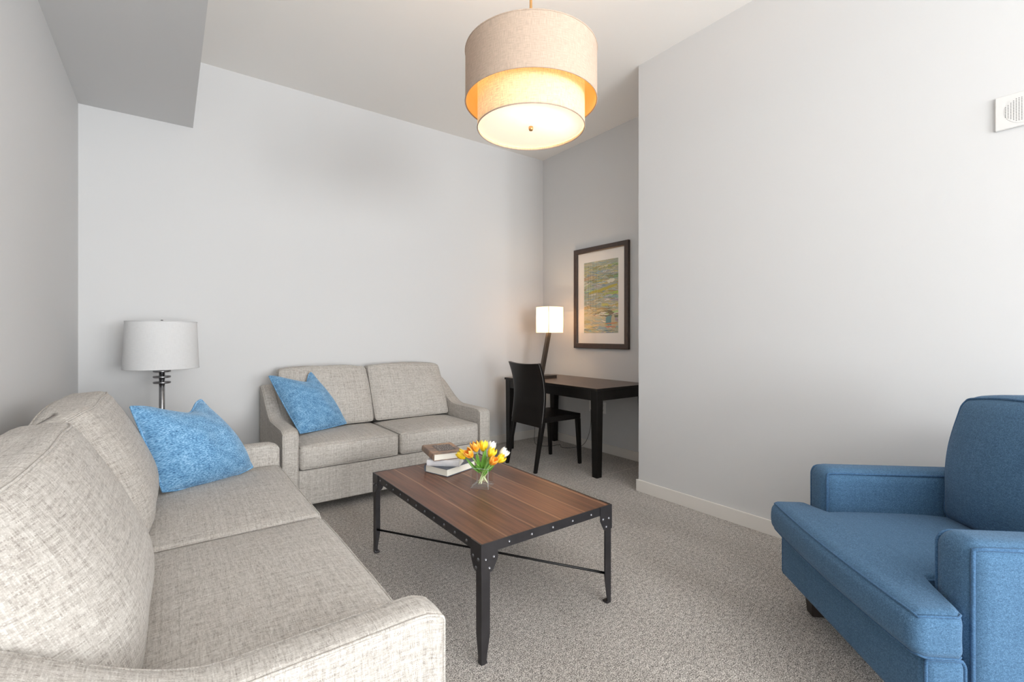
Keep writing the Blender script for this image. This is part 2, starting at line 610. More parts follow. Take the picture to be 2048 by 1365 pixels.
def rounded(name, cx, cy, cz, W, D, H, r, mat, parent=None, deform=None, k=4, m=14, welts=(), welt_mat=None, welt_r=0.0048, welt_name='piping'):
    """rounded box centred (cx,cy,cz); deform works on local points; welts = [(axis, sign)] face perimeters that carry a piping"""
    L = (W / 2, D / 2, H / 2)
    ctr = Vector((cx, cy, cz))

    def ax(l):
        e = [r * math.tan(PI / 4 * i / k) for i in range(k + 1)]
        mm = max(2, int(m * (l - r) / max(L)) + 2)
        mid = [-(l - r) + 2 * (l - r) * i / mm for i in range(1, mm)]
        return [-(l - r) - x for x in reversed(e)] + mid + [(l - r) + x for x in e]

    A = [ax(L[i]) for i in range(3)]
    bm = bmesh.new()
    uv = bm.loops.layers.uv.new('UVMap')
    cache = {}

    def vert(p):
        key = tuple(round(c, 6) for c in p)
        if key not in cache:
            q = rb_map(p, L, r)
            if deform:
                q = Vector(deform(q, L))
            cache[key] = bm.verts.new(q + ctr)
        return cache[key]

    for a in range(3):
        b, c = [(1, 2), (0, 2), (0, 1)][a]
        for s in (-1, 1):
            for i in range(len(A[b]) - 1):
                for j in range(len(A[c]) - 1):
                    ps = []
                    for (ii, jj) in ((i, j), (i + 1, j), (i + 1, j + 1), (i, j + 1)):
                        p = [0, 0, 0]
                        p[a] = s * L[a]
                        p[b] = A[b][ii]
                        p[c] = A[c][jj]
                        ps.append(p)
                    vsx = [vert(p) for p in ps]
                    if len(set(vsx)) < 4:
                        continue
                    try:
                        f = bm.faces.new(vsx)
                    except ValueError:
                        continue
                    for l, p in zip(f.loops, ps):
                        if a == 0:
                            l[uv].uv = (p[1] + cy, p[2] + cz)
                        elif a == 1:
                            l[uv].uv = (p[0] + cx, p[2] + cz)
                        else:
                            l[uv].uv = (p[0] + cx, p[1] + cy)
    o = from_bm(name, bm, mat, parent, smooth=True)
    for (a, s) in welts:
        b, c = [(1, 2), (0, 2), (0, 1)][a]
        pts = []
        per = [(x, -L[c]) for x in A[b]] + [(L[b], y) for y in A[c][1:]] + [(x, L[c]) for x in reversed(A[b][:-1])] + [(-L[b], y) for y in reversed(A[c][1:-1])]
        for (u, v_) in per:
            p = [0, 0, 0]
            p[a] = s * L[a]
            p[b], p[c] = u, v_
            q = rb_map(p, L, r)
            dirn = Vector([q[i] - max(-(L[i] - r), min(L[i] - r, p[i])) for i in range(3)])
            q = q + dirn.normalized() * welt_r * 0.45
            if deform:
                q = Vector(deform(q, L))
            pts.append(q + ctr)
        tube(welt_name, pts, welt_r, welt_mat or mat, o, closed=True, n=8)
    return o


def empty(name, loc=(0, 0, 0), rz=0, label=None, cat=None, group=None):
    o = bpy.data.objects.new(name, None)
    o.empty_display_size = 0.1
    o.location = loc
    o.rotation_euler = (0, 0, rz)
    C.objects.link(o)
    if label:
        tag(o, label, cat, group)
    return o


def tag(o, label, cat, group=None):
    o['label'] = label
    o['category'] = cat
    if group:
        o['group'] = group
    return o


def struct(o, label=None):
    o['kind'] = 'structure'
    if label:
        o['label'] = label
    return o


def sstep(a, b, x):
    x = max(0, min(1, (x - a) / (b - a)))
    return x * x * (3 - 2 * x)


# ------------------------------------------------------------------ room shell
XL, XR, XA = -0.49, 2.912, 3.585      # left wall, right wall, alcove wall
YB, YR = 4.26, 2.32                   # far wall, corner where the right wall ends
HC = 3.27                             # ceiling
T = 0.12
struct(box('floor', XL - T, XA + T, REAR - T, YB + T, -0.1, 0, M['carpet']), 'grey speckled cut pile carpet')
struct(box('ceiling', XL - T, XA + T, REAR - T, YB + T, HC, HC + 0.1, M['ceiling']), 'white flat ceiling')
struct(box('wall_left', XL - T, XL, REAR, YB, 0, HC, M['wall']), 'pale grey wall behind the long sofa')
struct(box('wall_back', XL - T, XA + T, YB, YB + T, 0, HC, M['wall']), 'pale grey wall behind the small sofa')
bm = bmesh.new()
w3 = (-3.9, -1.9, 0.95, 2.25)
add_box(bm, XR, XR + T, REAR, w3[0], 0, HC)
add_box(bm, XR, XR + T, w3[1], YR, 0, HC)
add_box(bm, XR, XR + T, w3[0], w3[1], 0, w3[2])
add_box(bm, XR, XR + T, w3[0], w3[1], w3[3], HC)
struct(from_bm('wall_right', bm, M['wall']), 'pale grey wall beside the blue armchair')
bm = bmesh.new()
for (p, q, r_, s_) in ((w3[0] - 0.04, w3[0], w3[2] - 0.04, w3[3] + 0.04), (w3[1], w3[1] + 0.04, w3[2] - 0.04, w3[3] + 0.04), (w3[0], w3[1], w3[2] - 0.04, w3[2]), (w3[0], w3[1], w3[3], w3[3] + 0.04)):
    add_box(bm, XR - 0.02, XR, p, q, r_, s_)
struct(from_bm('added_window_3', bm, M['trim']))  # frame of an unseen opening added to light the left wall
struct(box('wall_alcove', XA, XA + T, YR - T, YB, 0, HC, M['wall']), 'pale grey alcove wall behind the desk')
struct(box('wall_return', XR + T, XA, YR - T, YR, 0, HC, M['wall']), 'short pale grey wall closing the desk alcove')
struct(box('trim_1', XL, 0.148, REAR, YB, 2.757, HC, M['wall']), 'dropped grey soffit along the left wall')

# rear wall with two openings added for daylight (unseen, behind the camera)
bm = bmesh.new()
w1 = (1.92, 2.58, 0.55, 2.35)
w2 = (-0.15, 1.65, 0.15, 2.25)
xs = [XL - T, w2[0], w2[1], w1[0], w1[1], XR + T]
add_box(bm, xs[0], xs[1], REAR - T, REAR, 0, HC)
add_box(bm, xs[2], xs[3], REAR - T, REAR, 0, HC)
add_box(bm, xs[4], xs[5], REAR - T, REAR, 0, HC)
for (a, b, z0, z1) in (w1, w2):
    add_box(bm, a, b, REAR - T, REAR, 0, z0)
    add_box(bm, a, b, REAR - T, REAR, z1, HC)
struct(from_bm('wall_rear', bm, M['wall']))
for i, (a, b, z0, z1) in enumerate((w1, w2)):
    bm = bmesh.new()
    f = 0.04
    for (p, q, r_, s_) in ((a - f, a, z0 - f, z1 + f), (b, b + f, z0 - f, z1 + f), (a, b, z0 - f, z0), (a, b, z1, z1 + f)):
        add_box(bm, p, q, REAR, REAR + 0.02, r_, s_)
    struct(from_bm('added_window_%d' % (i + 1), bm, M['trim']))  # frames of the rear windows added out of view for the light

# baseboards
bh, bt = 0.088, 0.014


def base(name, x0, x1, y0, y1):
    struct(box(name, x0, x1, y0, y1, 0, bh, M['trim'], bev=0.002), 'white flat baseboard')


base('baseboard_back', XL, XA, YB - bt, YB)
base('baseboard_left', XL, XL + bt, REAR, YB - bt)
base('baseboard_right', XR - bt, XR, REAR, YR + bt)
base('baseboard_return', XR, XA - bt, YR, YR + bt)
base('baseboard_alcove', XA - bt, XA, YR, YB - bt)


# ------------------------------------------------------------------ sofas
def arm_top(y, D, front_h, back_h):
    return front_h + (back_h - front_h) * sstep(0.42, 0.95, y) - 0.018 * math.exp(-(y / 0.03) ** 2)


def make_sofa(name, W, D, loc, rz, label, seed, back_off=0.0, recline=0.40, roll=0.015, soft=0.45):
    rnd_ = random.Random(seed)
    t = empty(name, loc, rz, label, 'sofa')
    aw = 0.100
    zb, fh, kh = 0.062, 0.574, 0.80
    iw = W - 2 * aw
    # front rail and base
    rounded('base', 0, 0.013 + (D - 0.07) / 2, zb + 0.12, iw - 0.002, D - 0.07, 0.235, 0.012, M['linen'], t, k=2)
    # arms
    for s in (-1, 1):
        H = fh - zb

        def dfm(q, L, s=s):
            y = q.y + L[1]
            z = q.z + L[2]
            top = arm_top(y, D, fh, kh) - zb
            r_ = 0.03
            z2 = z if z < 0.1 else 0.1 + (z - 0.1) * (top - 0.1) / (2 * L[2] - 0.1)
            x = q.x
            zz = z2 / top
            if zz > 0.9:
                z2 += 0.006 * (1 - (x / L[0]) ** 2)
            return (x, q.y, z2 - L[2])
        rounded('arm', s * (W / 2 - aw / 2), D / 2, zb + H / 2, aw, D, H, 0.018, M['linen'], t, dfm, k=4, m=34,
                welts=((0, 1), (0, -1)), welt_mat=M['welt'], welt_r=0.0034)
    # back frame
    def bfd(q, L):
        z = q.z + L[2]
        return (q.x, q.y + 0.035 * z - 0.01, q.z + (0.008 * (1 - (q.x / L[0]) ** 2) if q.z > 0 else 0))
    rounded('back_frame', 0, D - 0.075, zb + 0.385, iw - 0.004, 0.13, 0.77, 0.025, M['linen'], t, bfd, k=3,
            welts=((1, -1), (1, 1)), welt_mat=M['welt'])
    # seat cushions
    sw = iw / 2
    for i in (0, 1):
        def sd(q, L, i=i):
            nx, ny, nz = q.x / L[0], q.y / L[1], q.z / L[2]
            crown = 0.024 * (1 - abs(nx) ** 3) * (1 - abs(ny) ** 3)
            z = q.z + (crown if q.z > 0 else -0.2 * crown) * abs(nz)
            z += 0.004 * noise.noise(Vector((q.x * 4 + i * 7 + seed, q.y * 4, 0))) * (1 if nz > 0 else 0)
            y = q.y - (0.012 * (1 - nx ** 4) * (1 - nz * nz) if q.y < 0 else 0)
            x = q.x + math.copysign(0.004 * (1 - ny ** 4) * (1 - nz * nz), q.x)
            return (x, y, z)
        cxx = (-0.5 + i) * sw
        rounded('seat_cushion', cxx, 0.005 + 0.31, 0.302 + 0.08, sw - 0.011, 0.62, 0.158, 0.028, M['linen'], t, sd, k=4, m=22,
                welts=((2, 1), (2, -1)), welt_mat=M['welt'], welt_r=0.0032)
    # back cushions (reclined, plump box cushions)
    bw = (iw - 0.008) / 2
    ht = 0.455
    for i in (0, 1):
        def bd(q, L, i=i):
            nx, ny, nz = q.x / L[0], q.y / L[1], q.z / L[2]
            h = q.z + L[2]
            belly = (1 - abs(nx) ** 2.6) * (1 - abs(nz) ** 2.2)
            y = q.y
            if q.y < 0:
                y -= 0.062 * belly * (1 - 0.25 * nz)
                y += roll * abs(nx) ** 6 * (1 - 0.4 * abs(nz))
            else:
                y += 0.012 * belly
            z = q.z
            if q.z > 0:
                z += soft * (0.022 * (1 - nx * nx) - 0.026 * abs(nx) ** 7) * nz
                y += soft * 0.045 * abs(nx) ** 3 * nz * (1 if q.y < 0 else 0.2)
                
                z += 0.010 * noise.noise(Vector((q.x * 5 + 11 * i + seed, 3.1, q.y * 4))) * nz
                x_pull = 0.012 * nz * (1 - ny * ny)
            else:
                x_pull = 0
            x = q.x + math.copysign(0.006 * (1 - nz * nz) - x_pull * 0.4, q.x)
            y += 0.006 * noise.noise(Vector((q.x * 5 + 31 * i + seed, q.z * 5, 1)))
            th = 1 - 0.18 * (h / (2 * L[2]))
            y *= th
            return (x, y + recline * h, z)
        cxx = (-0.5 + i) * (bw + 0.006)
        rounded('back_cushion', cxx, 0.602 + back_off, 0.478 + ht / 2, bw - 0.004, 0.17, ht, 0.03, M['linen'], t, bd, k=4, m=26,
                welts=((1, -1), (1, 1)), welt_mat=M['welt'], welt_r=0.0036)
    for sx in (-1, 1):
        for y in (0.08, D - 0.08):
            taper_box('leg', sx * (W / 2 - 0.10) - 0.03, sx * (W / 2 - 0.10) + 0.03, y - 0.03, y + 0.03, 0, 0.066, 0.8, M['foot'], t)
    return t


make_sofa('sofa', 2.10, 0.93, (0.515, 2.005, 0), PI / 2, 'long oatmeal linen sofa along the left wall, nearest to the viewer', 3, 0.045, 0.33, 0.10, 1.0)
make_sofa('sofa', 1.60, 0.91, (1.387, 3.29, 0), 0, 'small oatmeal linen two-seat sofa against the far wall behind the coffee table', 9)


# ------------------------------------------------------------------ throw pillows
def make_pillow(name, TL, TR, BR, BL, front, back, label, seed, pinch=(0.0, -0.10, -0.11, 0.02), valley=(0.33, 0.35, 0.75, 0.38)):
    """corners in world space; front / back = puff each side; pinch = top, right, bottom, left"""
    TL, TR, BR, BL = map(Vector, (TL, TR, BR, BL))
    n0 = ((TR - BL).cross(TL - BR)).normalized()
    if n0.dot(Vector((0, 0, 1.2)) - (TL + BR) / 2) < 0:
        n0 = -n0
    W = ((TR - TL).length + (BR - BL).length) / 2
    H = ((TL - BL).length + (TR - BR).length) / 2
    N = 34

    def P(s, t_, side):
        # s,t in -1..1 ; t=1 top
        a = 1 - t_ * t_
        b = 1 - s * s
        ss = s * (1 - (pinch[1] if s > 0 else pinch[3]) * a)
        tt = t_ * (1 - (pinch[0] if t_ > 0 else pinch[2]) * b)
        u, v_ = (ss + 1) / 2, (tt + 1) / 2
        wv = valley[2] if s < valley[1] else valley[3]
        v_ -= 0.5 * valley[0] * math.exp(-((s - valley[1]) / wv) ** 2) * max(0, t_) ** 2.2
        base_ = (BL * (1 - u) + BR * u) * (1 - v_) + (TL * (1 - u) + TR * u) * v_
        prof = max(0, (1 - s * s)) ** 0.55 * max(0, (1 - t_ * t_)) ** 0.55
        sag = 1 + 0.25 * (-t_)
        wr = noise.noise(Vector((s * 2.2 + seed, t_ * 2.2, side * 3))) * 0.018 * (1 - s ** 4) * (1 - t_ ** 4)
        # corner tension folds
        ang = 0.006 * math.sin(9 * (s - t_)) * prof * (abs(s * t_) ** 0.7)
        return base_ + n0 * (side * ((front if side > 0 else back) * prof * sag) + side * (wr + ang) * prof)

    bm = bmesh.new()
    uv = bm.loops.layers.uv.new('UVMap')
    g = [math.sin(PI / 2 * (-1 + 2 * i / N)) for i in range(N + 1)]
    c0 = (TL + TR + BL + BR) / 4
    cache = {}

    def vert(i, j, side):
        k_ = (i, j, 0 if i in (0, N) or j in (0, N) else side)
        if k_ not in cache:
            cache[k_] = bm.verts.new(P(g[i], g[j], side) - c0)
        return cache[k_]
    for side in (-1, 1):
        for i in range(N):
            for j in range(N):
                q = [(i, j), (i + 1, j), (i + 1, j + 1), (i, j + 1)]
                if side < 0:
                    q.reverse()
                f = bm.faces.new([vert(a, b, side) for a, b in q])
                for l, (a, b) in zip(f.loops, q):
                    l[uv].uv = (g[a] * W / 2 + (5 if side < 0 else 0), g[b] * H / 2)
    o = from_bm(name, bm, M['chenille'], None, smooth=True)
    o.location = c0
    tag(o, label, 'pillow')
    pts = []
    for i in range(N):
        pts.append(P(g[i], -1, 1) - c0)
    for j in range(N):
        pts.append(P(1, g[j], 1) - c0)
    for i in range(N):
        pts.append(P(g[N - i], 1, 1) - c0)
    for j in range(N):
        pts.append(P(-1, g[N - j], 1) - c0)
    tube('piping', pts, 0.006, M['chenille'], o, closed=True)
    return o


make_pillow('throw_pillow', (-0.135, 2.66, 0.883), (0.134, 2.93, 0.862), (0.360, 2.835, 0.492), (-0.02, 2.62, 0.496), 0.125, 0.035,
            'blue chenille throw pillow in the far corner of the long sofa', 4)
make_pillow('throw_pillow', (0.606, 3.90, 0.893), (0.905, 3.93, 0.907), (1.135, 3.77, 0.498), (0.762, 3.60, 0.494), 0.11, 0.03,
            'blue chenille throw pillow on the left seat of the small sofa', 12, (0.0, -0.10, -0.02, -0.03), (0.40, 0.38, 0.8, 0.40))


# ------------------------------------------------------------------ armchair
def make_armchair():
    a = math.radians(6)
    t = empty('armchair', (2.007, 0.590, 0), math.radians(-132.3), 'blue fabric armchair with piped box arms and dark feet beside the right wall', 'armchair')
    W, D = 0.838, 0.80
    aw = 0.145
    iw = W - 2 * aw
    B, Wm = M['blue'], M['blue_welt']
    # base with forward-projecting front rail
    def basd(q, L):
        z = q.z / L[2]
        return (q.x, q.y, q.z)
    rounded('base', 0, -0.112 + 0.056, 0.228, W - 0.004, 0.112, 0.20, 0.03, B, t, k=4, m=10, welts=((0, 1), (0, -1)), welt_mat=Wm)
    rounded('seat_frame', 0, 0.04 + (D - 0.06) / 2, 0.228, iw - 0.002, D - 0.07, 0.20, 0.015, B, t, k=2)
    for s in (-1, 1):
        def ad(q, L):
            y = q.y + L[1]
            z = q.z
            if z > 0:
                z += 0.006 * (1 - (q.x / L[0]) ** 2)
            return (q.x, q.y, z)
        rounded('arm', s * (W / 2 - aw / 2), 0.002 + (D - 0.002) / 2, 0.378, aw, D - 0.002, 0.512, 0.048, B, t, ad, k=4, m=16,
                welts=((0, 1), (0, -1)), welt_mat=Wm, welt_r=0.0055)
    def bk(q, L):
        return (q.x, q.y + 0.12 * (q.z + L[2]) - 0.03, q.z)
    rounded('back_frame', 0, D - 0.04, 0.455, iw - 0.004, 0.12, 0.66, 0.03, B, t, bk, k=3, welts=((1, -1), (1, 1)), welt_mat=Wm)
    # T-shaped seat cushion: two welded rounded shapes in one mesh via profile deformation
    seat_w = W + 0.035

    def sd(q, L):
        # narrow the rear to fit between the arms
        y = q.y + L[1]
        nx = q.x / L[0]
        k_ = sstep(0.115, 0.142, y)
        x = q.x * (1 - k_) + q.x * ((iw - 0.012) / seat_w) * k_
        ny, nz = q.y / L[1], q.z / L[2]
        xr = x / (seat_w / 2)
        crown = 0.032 * (1 - min(1, abs(xr)) ** 2.5) * (1 - abs(ny) ** 3)
        z = q.z + (crown if q.z > 0 else 0) * abs(nz)
        yy = q.y - (0.022 * (1 - nx ** 2) * 1 + 0.012 * (1 - nz * nz) if q.y < 0 else 0) * (1 - sstep(0, 0.2, y))
        return (x, yy, z)
    LD = 0.70
    # dense grid in y near the shoulder
    o = rounded('seat_cushion', 0, -0.142 + LD / 2, 0.326 + 0.065, seat_w, LD, 0.128, 0.034, B, t, sd, k=5, m=70,
                welts=((2, 1), (2, -1)), welt_mat=Wm, welt_r=0.0035)
    # back cushion
    def bd(q, L):
        nx, ny, nz = q.x / L[0], q.y / L[1], q.z / L[2]
        h = q.z + L[2]
        belly = (1 - abs(nx) ** 2.4) * (1 - abs(nz) ** 2.2)
        y = q.y - (0.075 * belly if q.y < 0 else 0)
        wide = 0.07 * math.exp(-((nz - 0.1) / 0.6) ** 2)
        x = q.x * (1 + wide)
        z = q.z + (0.035 * (1 - nx * nx) * nz if nz > 0 else 0)
        y += 0.008 * noise.noise(Vector((q.x * 5, q.z * 5, 5)))
        return (x, y + 0.16 * h, z)
    rounded('back_cushion', 0, 0.532, 0.455 + 0.248, iw + 0.012, 0.20, 0.492, 0.05, B, t, bd, k=5, m=26,
            welts=((1, -1), (1, 1)), welt_mat=Wm, welt_r=0.005)
    for sx in (-1, 1):
        for y in (0.0, D - 0.06):
            taper_box('foot', sx * (W / 2 - 0.075) - 0.035, sx * (W / 2 - 0.075) + 0.035, y - 0.035, y + 0.035, 0, 0.13, 0.72, M['foot'], t)
    return t


make_armchair()


# ------------------------------------------------------------------ coffee table
def make_coffee_table():
    x0, x1, y0, y1, H = 0.912, 1.600, 1.428, 2.535, 0.438
    cx, cy = (x0 + x1) / 2, (y0 + y1) / 2
    t = empty('coffee_table', (cx, cy, 0), 0, 'walnut-topped coffee table with riveted black steel frame on grey carpet', 'coffee table')
    hx, hy = (x1 - x0) / 2, (y1 - y0) / 2
    box('table_top', -hx + 0.004, hx - 0.004, -hy + 0.004, hy - 0.004, H - 0.030, H, M['walnut'], t, bev=0.001)
    # rivet mesh
    bm = bmesh.new()
    r = 0.0072
    prof = [(0, r * 0.62), (r * 0.4, r * 0.56), (r * 0.75, r * 0.36), (r, 0)]
    add_lathe(bm, prof, 14)
    rv_me = bpy.data.meshes.new('rivet')
    bmesh.ops.recalc_face_normals(bm, faces=bm.faces)
    bm.to_mesh(rv_me)
    bm.free()
    rv_me.materials.append(M['rivet'])
    for p in rv_me.polygons:
        p.use_smooth = True

    def rivet(parent, loc, axis):
        o = bpy.data.objects.new('rivet', rv_me)
        o.location = loc
        o.rotation_euler = {'-y': (PI / 2, 0, 0), '+y': (-PI / 2, 0, 0), '-x': (0, -PI / 2, 0), '+x': (0, PI / 2, 0)}[axis]
        o.parent = parent
        C.objects.link(o)

    ah = 0.036
    for s, ax_ in ((-1, '-y'), (1, '+y')):
        ya, yb = sorted((s * hy, s * (hy - 0.004)))
        a = box('apron', -hx + 0.004, hx - 0.004, ya, yb, H - ah, H + 0.001, M['iron'], t)
        for k in range(5):
            rivet(a, (-hx + 0.125 + k * (2 * hx - 0.25) / 4, s * hy, H - 0.020), ax_)
    for s, ax_ in ((-1, '-x'), (1, '+x')):
        xa, xb = sorted((s * hx, s * (hx - 0.004)))
        a = box('apron', xa, xb, -hy + 0.004, hy - 0.004, H - ah, H + 0.001, M['iron'], t)
        for k in range(11):
            rivet(a, (s * hx, -hy + 0.105 + k * (2 * hy - 0.21) / 10, H - 0.020), ax_)
    # corner brackets (bent plates) and L-section legs
    for sx in (-1, 1):
        for sy in (-1, 1):
            bm = bmesh.new()
            prof = [(0, 0.0015), (0.074, 0.0015), (0.074, -0.060), (0.070, -0.068), (0.053, -0.100), (0.046, -0.106), (0, -0.106)]
            for axx in (0, 1):
                vo, vi = [], []
                for (w_, dz) in prof:
                    if axx == 1:
                        w_ = max(w_, 0.003)
                    if axx == 0:
                        vo.append(bm.verts.new((sx * (hx + 0.003 - w_), sy * (hy + 0.003), H + dz)))
                        vi.append(bm.verts.new((sx * (hx + 0.003 - w_), sy * hy, H + dz)))
                    else:
                        vo.append(bm.verts.new((sx * (hx + 0.003), sy * (hy + 0.003 - w_), H + dz)))
                        vi.append(bm.verts.new((sx * hx, sy * (hy + 0.003 - w_), H + dz)))
                bm.faces.new(vo)
                bm.faces.new(list(reversed(vi)))
                n = len(prof)
                for i in range(n):
                    bm.faces.new((vo[i], vi[i], vi[(i + 1) % n], vo[(i + 1) % n]))
            br = from_bm('corner_bracket', bm, M['iron'], t)
            for (w_, dz) in ((0.017, -0.058), (0.053, -0.056), (0.033, -0.093)):
                rivet(br, (sx * (hx - w_), sy * (hy + 0.003), H + dz), '-y' if sy < 0 else '+y')
                rivet(br, (sx * (hx + 0.003), sy * (hy - w_), H + dz), '-x' if sx < 0 else '+x')
            # leg: L-section whose flanges narrow to the foot, with a curled toe
            bm = bmesh.new()
            lp = [(0, H - 0.008), (0.037, H - 0.008), (0.037, 0.105), (0.034, 0.085), (0.024, 0.028), (0.0225, 0.014), (0.024, 0.009), (0.024, 0.0), (0, 0.0)]
            th = 0.0045
            for axx in (0, 1):
                vo, vi = [], []
                for (w_, z) in lp:
                    if axx == 1:
                        w_ = max(w_, th)
                    if axx == 0:
                        vo.append(bm.verts.new((sx * (hx - w_), sy * hy, z)))
                        vi.append(bm.verts.new((sx * (hx - w_), sy * (hy - th), z)))
                    else:
                        vo.append(bm.verts.new((sx * hx, sy * (hy - w_), z)))
                        vi.append(bm.verts.new((sx * (hx - th), sy * (hy - w_), z)))
                bm.faces.new(vo)
                bm.faces.new(list(reversed(vi)))
                n = len(lp)
                for i in range(n):
                    bm.faces.new((vo[i], vi[i], vi[(i + 1) % n], vo[(i + 1) % n]))
            a, b = sorted((sx * (hx - 0.001), sx * (hx - 0.027)))
            c, d = sorted((sy * (hy - 0.001), sy * (hy - 0.027)))
            add_box(bm, a, b, c, d, 0.0, 0.009, 0.002)
            from_bm('leg', bm, M['iron'], t)
    # crossed stretcher rods
    e = 0.006
    tube('stretcher', [(-hx + e, hy - e, 0.126), (hx - e, -hy + e, 0.126)], 0.0058, M['rod'], t)
    tube('stretcher', [(-hx + e, -hy + e, 0.1145), (0, 0, 0.1138), (hx - e, hy - e, 0.1145)], 0.0058, M['rod'], t)
    return t


make_coffee_table()
TT = 0.4392


# ------------------------------------------------------------------ books
def make_book(loc, rz, W, L, TH, cover, label, spine_side=-1, cth=0.0028, loose=0.004):
    """local x = width (spine at -x), local y = length, z up from loc"""
    t = empty('book', loc, rz, label, 'book', 'books stacked on the coffee table')
    box('pages', 0.006, W - loose, loose, L - loose, cth, TH - cth, M['pages'], t)
    bm = bmesh.new()
    add_box(bm, 0.004, W, 0, L, 0, cth)
    add_box(bm, 0.004, W, 0, L, TH - cth, TH)
    # rounded spine
    n = 8
    r_ = TH / 2
    for (ya, yb) in ((0, L),):
        oo, ii = [], []
        for k in range(n + 1):
            an = PI / 2 + PI * k / n
            for y, lst in ((ya, oo), (yb, ii)):
                pass
        ring = []
        for k in range(n + 1):
            an = PI / 2 + PI * k / n
            x, z = 0.005 + math.cos(an) * 0.009, r_ + math.sin(an) * r_
            x2, z2 = 0.005 + math.cos(an) * (0.009 - cth), r_ + math.sin(an) * (r_ - cth)
            ring.append((bm.verts.new((x, ya, z)), bm.verts.new((x, yb, z)), bm.verts.new((x2, ya, z2)), bm.verts.new((x2, yb, z2))))
        for k in range(n):
            A, B_ = ring[k], ring[k + 1]
            bm.faces.new((A[0], A[1], B_[1], B_[0]))
            bm.faces.new((A[2], B_[2], B_[3], A[3]))
            bm.faces.new((A[0], B_[0], B_[2], A[2]))
            bm.faces.new((A[1], A[3], B_[3], B_[1]))
    from_bm('cover', bm, cover, t)
    return t


# lowest book: near corner (1.191,2.218), long fore-edge towards the vase
b1 = make_book((1.1465, 2.380, TT + 0.0002), math.radians(17.5) - PI / 2, 0.172, 0.232, 0.041, M['book_slate'], 'large slate-blue hardback, lowest of the stack of three books')
b1.location = (1.1465, 2.380, TT)
b2 = make_book((1.272 + 0.0, 2.217, TT + 0.0415), math.radians(47.5), 0.125, 0.180, 0.034, M['book_white'], 'pale paperback-sized book in the middle of the stack of three')
b3 = make_book((1.154, 2.288, TT + 0.076), math.radians(-11), 0.175, 0.238, 0.037, M['cover'], 'brown hardback with painted cover and white lettering, topmost of the book stack')
# cover art on the topmost book: dark band and rows of small lettering
bm = bmesh.new()
add_box(bm, 0.045, 0.150, 0.055, 0.200, 0.0371, 0.0374)
box_uv(bm)
from_bm('cover_band', bm, M['cover_dark'], b3)
bm = bmesh.new()
rr = random.Random(5)
y = 0.185
while y > 0.065:
    x = 0.05 + rr.random() * 0.01
    while x < 0.14:
        wl = 0.006 + rr.random() * 0.010
        nl = max(2, int(wl / 0.003))
        for q in range(nl):
            xx = x + q * 0.0031
            add_box(bm, xx, xx + 0.0011, y, y + 0.006, 0.0375, 0.0377)
            add_box(bm, xx, xx + 0.0024, y + (0.0 if rr.random() < 0.5 else 0.0048), y + (0.0012 if rr.random() < 0.5 else 0.006), 0.0375, 0.0377)
        x += nl * 0.0031 + 0.005
    y -= 0.019
from_bm('lettering', bm, M['text'], b3)


# ------------------------------------------------------------------ vase and tulips
VC = Vector((1.2705, 1.981, TT))
VR = math.atan2(0.624, 0.78)
vase = empty('vase', VC, VR, 'square clear glass vase of tulips on the walnut coffee table', 'vase')
bm = bmesh.new()
h = 0.0465
for sgn, hh, z0, z1 in ((1, h, 0, 0.100), (-1, h - 0.0055, 0.010, 0.100)):
    pass
o_ = [(-h, -h), (h, -h), (h, h), (-h, h)]
i_ = [(-h + 0.0045, -h + 0.0045), (h - 0.0045, -h + 0.0045), (h - 0.0045, h - 0.0045), (-h + 0.0045, h - 0.0045)]
ob = [bm.verts.new((x, y, 0)) for x, y in o_]
ot = [bm.verts.new((x, y, 0.1)) for x, y in o_]
ib = [bm.verts.new((x, y, 0.011)) for x, y in i_]
it = [bm.verts.new((x, y, 0.1)) for x, y in i_]
bm.faces.new(list(reversed(ob)))
bm.faces.new(ib)
for k in range(4):
    k2 = (k + 1) % 4
    bm.faces.new((ob[k], ob[k2], ot[k2], ot[k]))
    bm.faces.new((ib[k2], ib[k], it[k], it[k2]))
    bm.faces.new((ot[k], ot[k2], it[k2], it[k]))
bmesh.ops.recalc_face_normals(bm, faces=bm.faces)
bmesh.ops.bevel(bm, geom=list(bm.edges), offset=0.0012, segments=2, affect='EDGES', profile=0.5)
for f in bm.faces:
    f.material_index = 1 if f.calc_area() < 0.0003 else 0
from_bm('vase_glass', bm, [M['thin_glass'], M['edge_glint']], vase)


def petal_mat(name, base_, tip, streak):
    t = NT(name)
    tc = t.n('ShaderNodeTexCoord')
    sp_ = t.n('ShaderNodeSeparateXYZ')
    t.l(tc.outputs['UV'], sp_.inputs[0])
    c = t.ramp(sp_.outputs['Y'], [(0.05, base_), (0.45, streak), (0.95, tip)]).outputs[0]
    e = t.ramp(t.math('ABSOLUTE', sp_.outputs['X']), [(0.35, (1, 1, 1, 1)), (1.0, (1, 1, 1, 1))]).outputs[0]
    ed = t.math('POWER', t.math('ABSOLUTE', sp_.outputs['X']), 2.0)
    c = t.mix(t.math('MULTIPLY', ed, 0.7), c, tip)
    t.base(c)
    t.b.inputs['Roughness'].default_value = 0.5
    t.b.inputs['Subsurface Weight'].default_value = 0.0
    return t.m


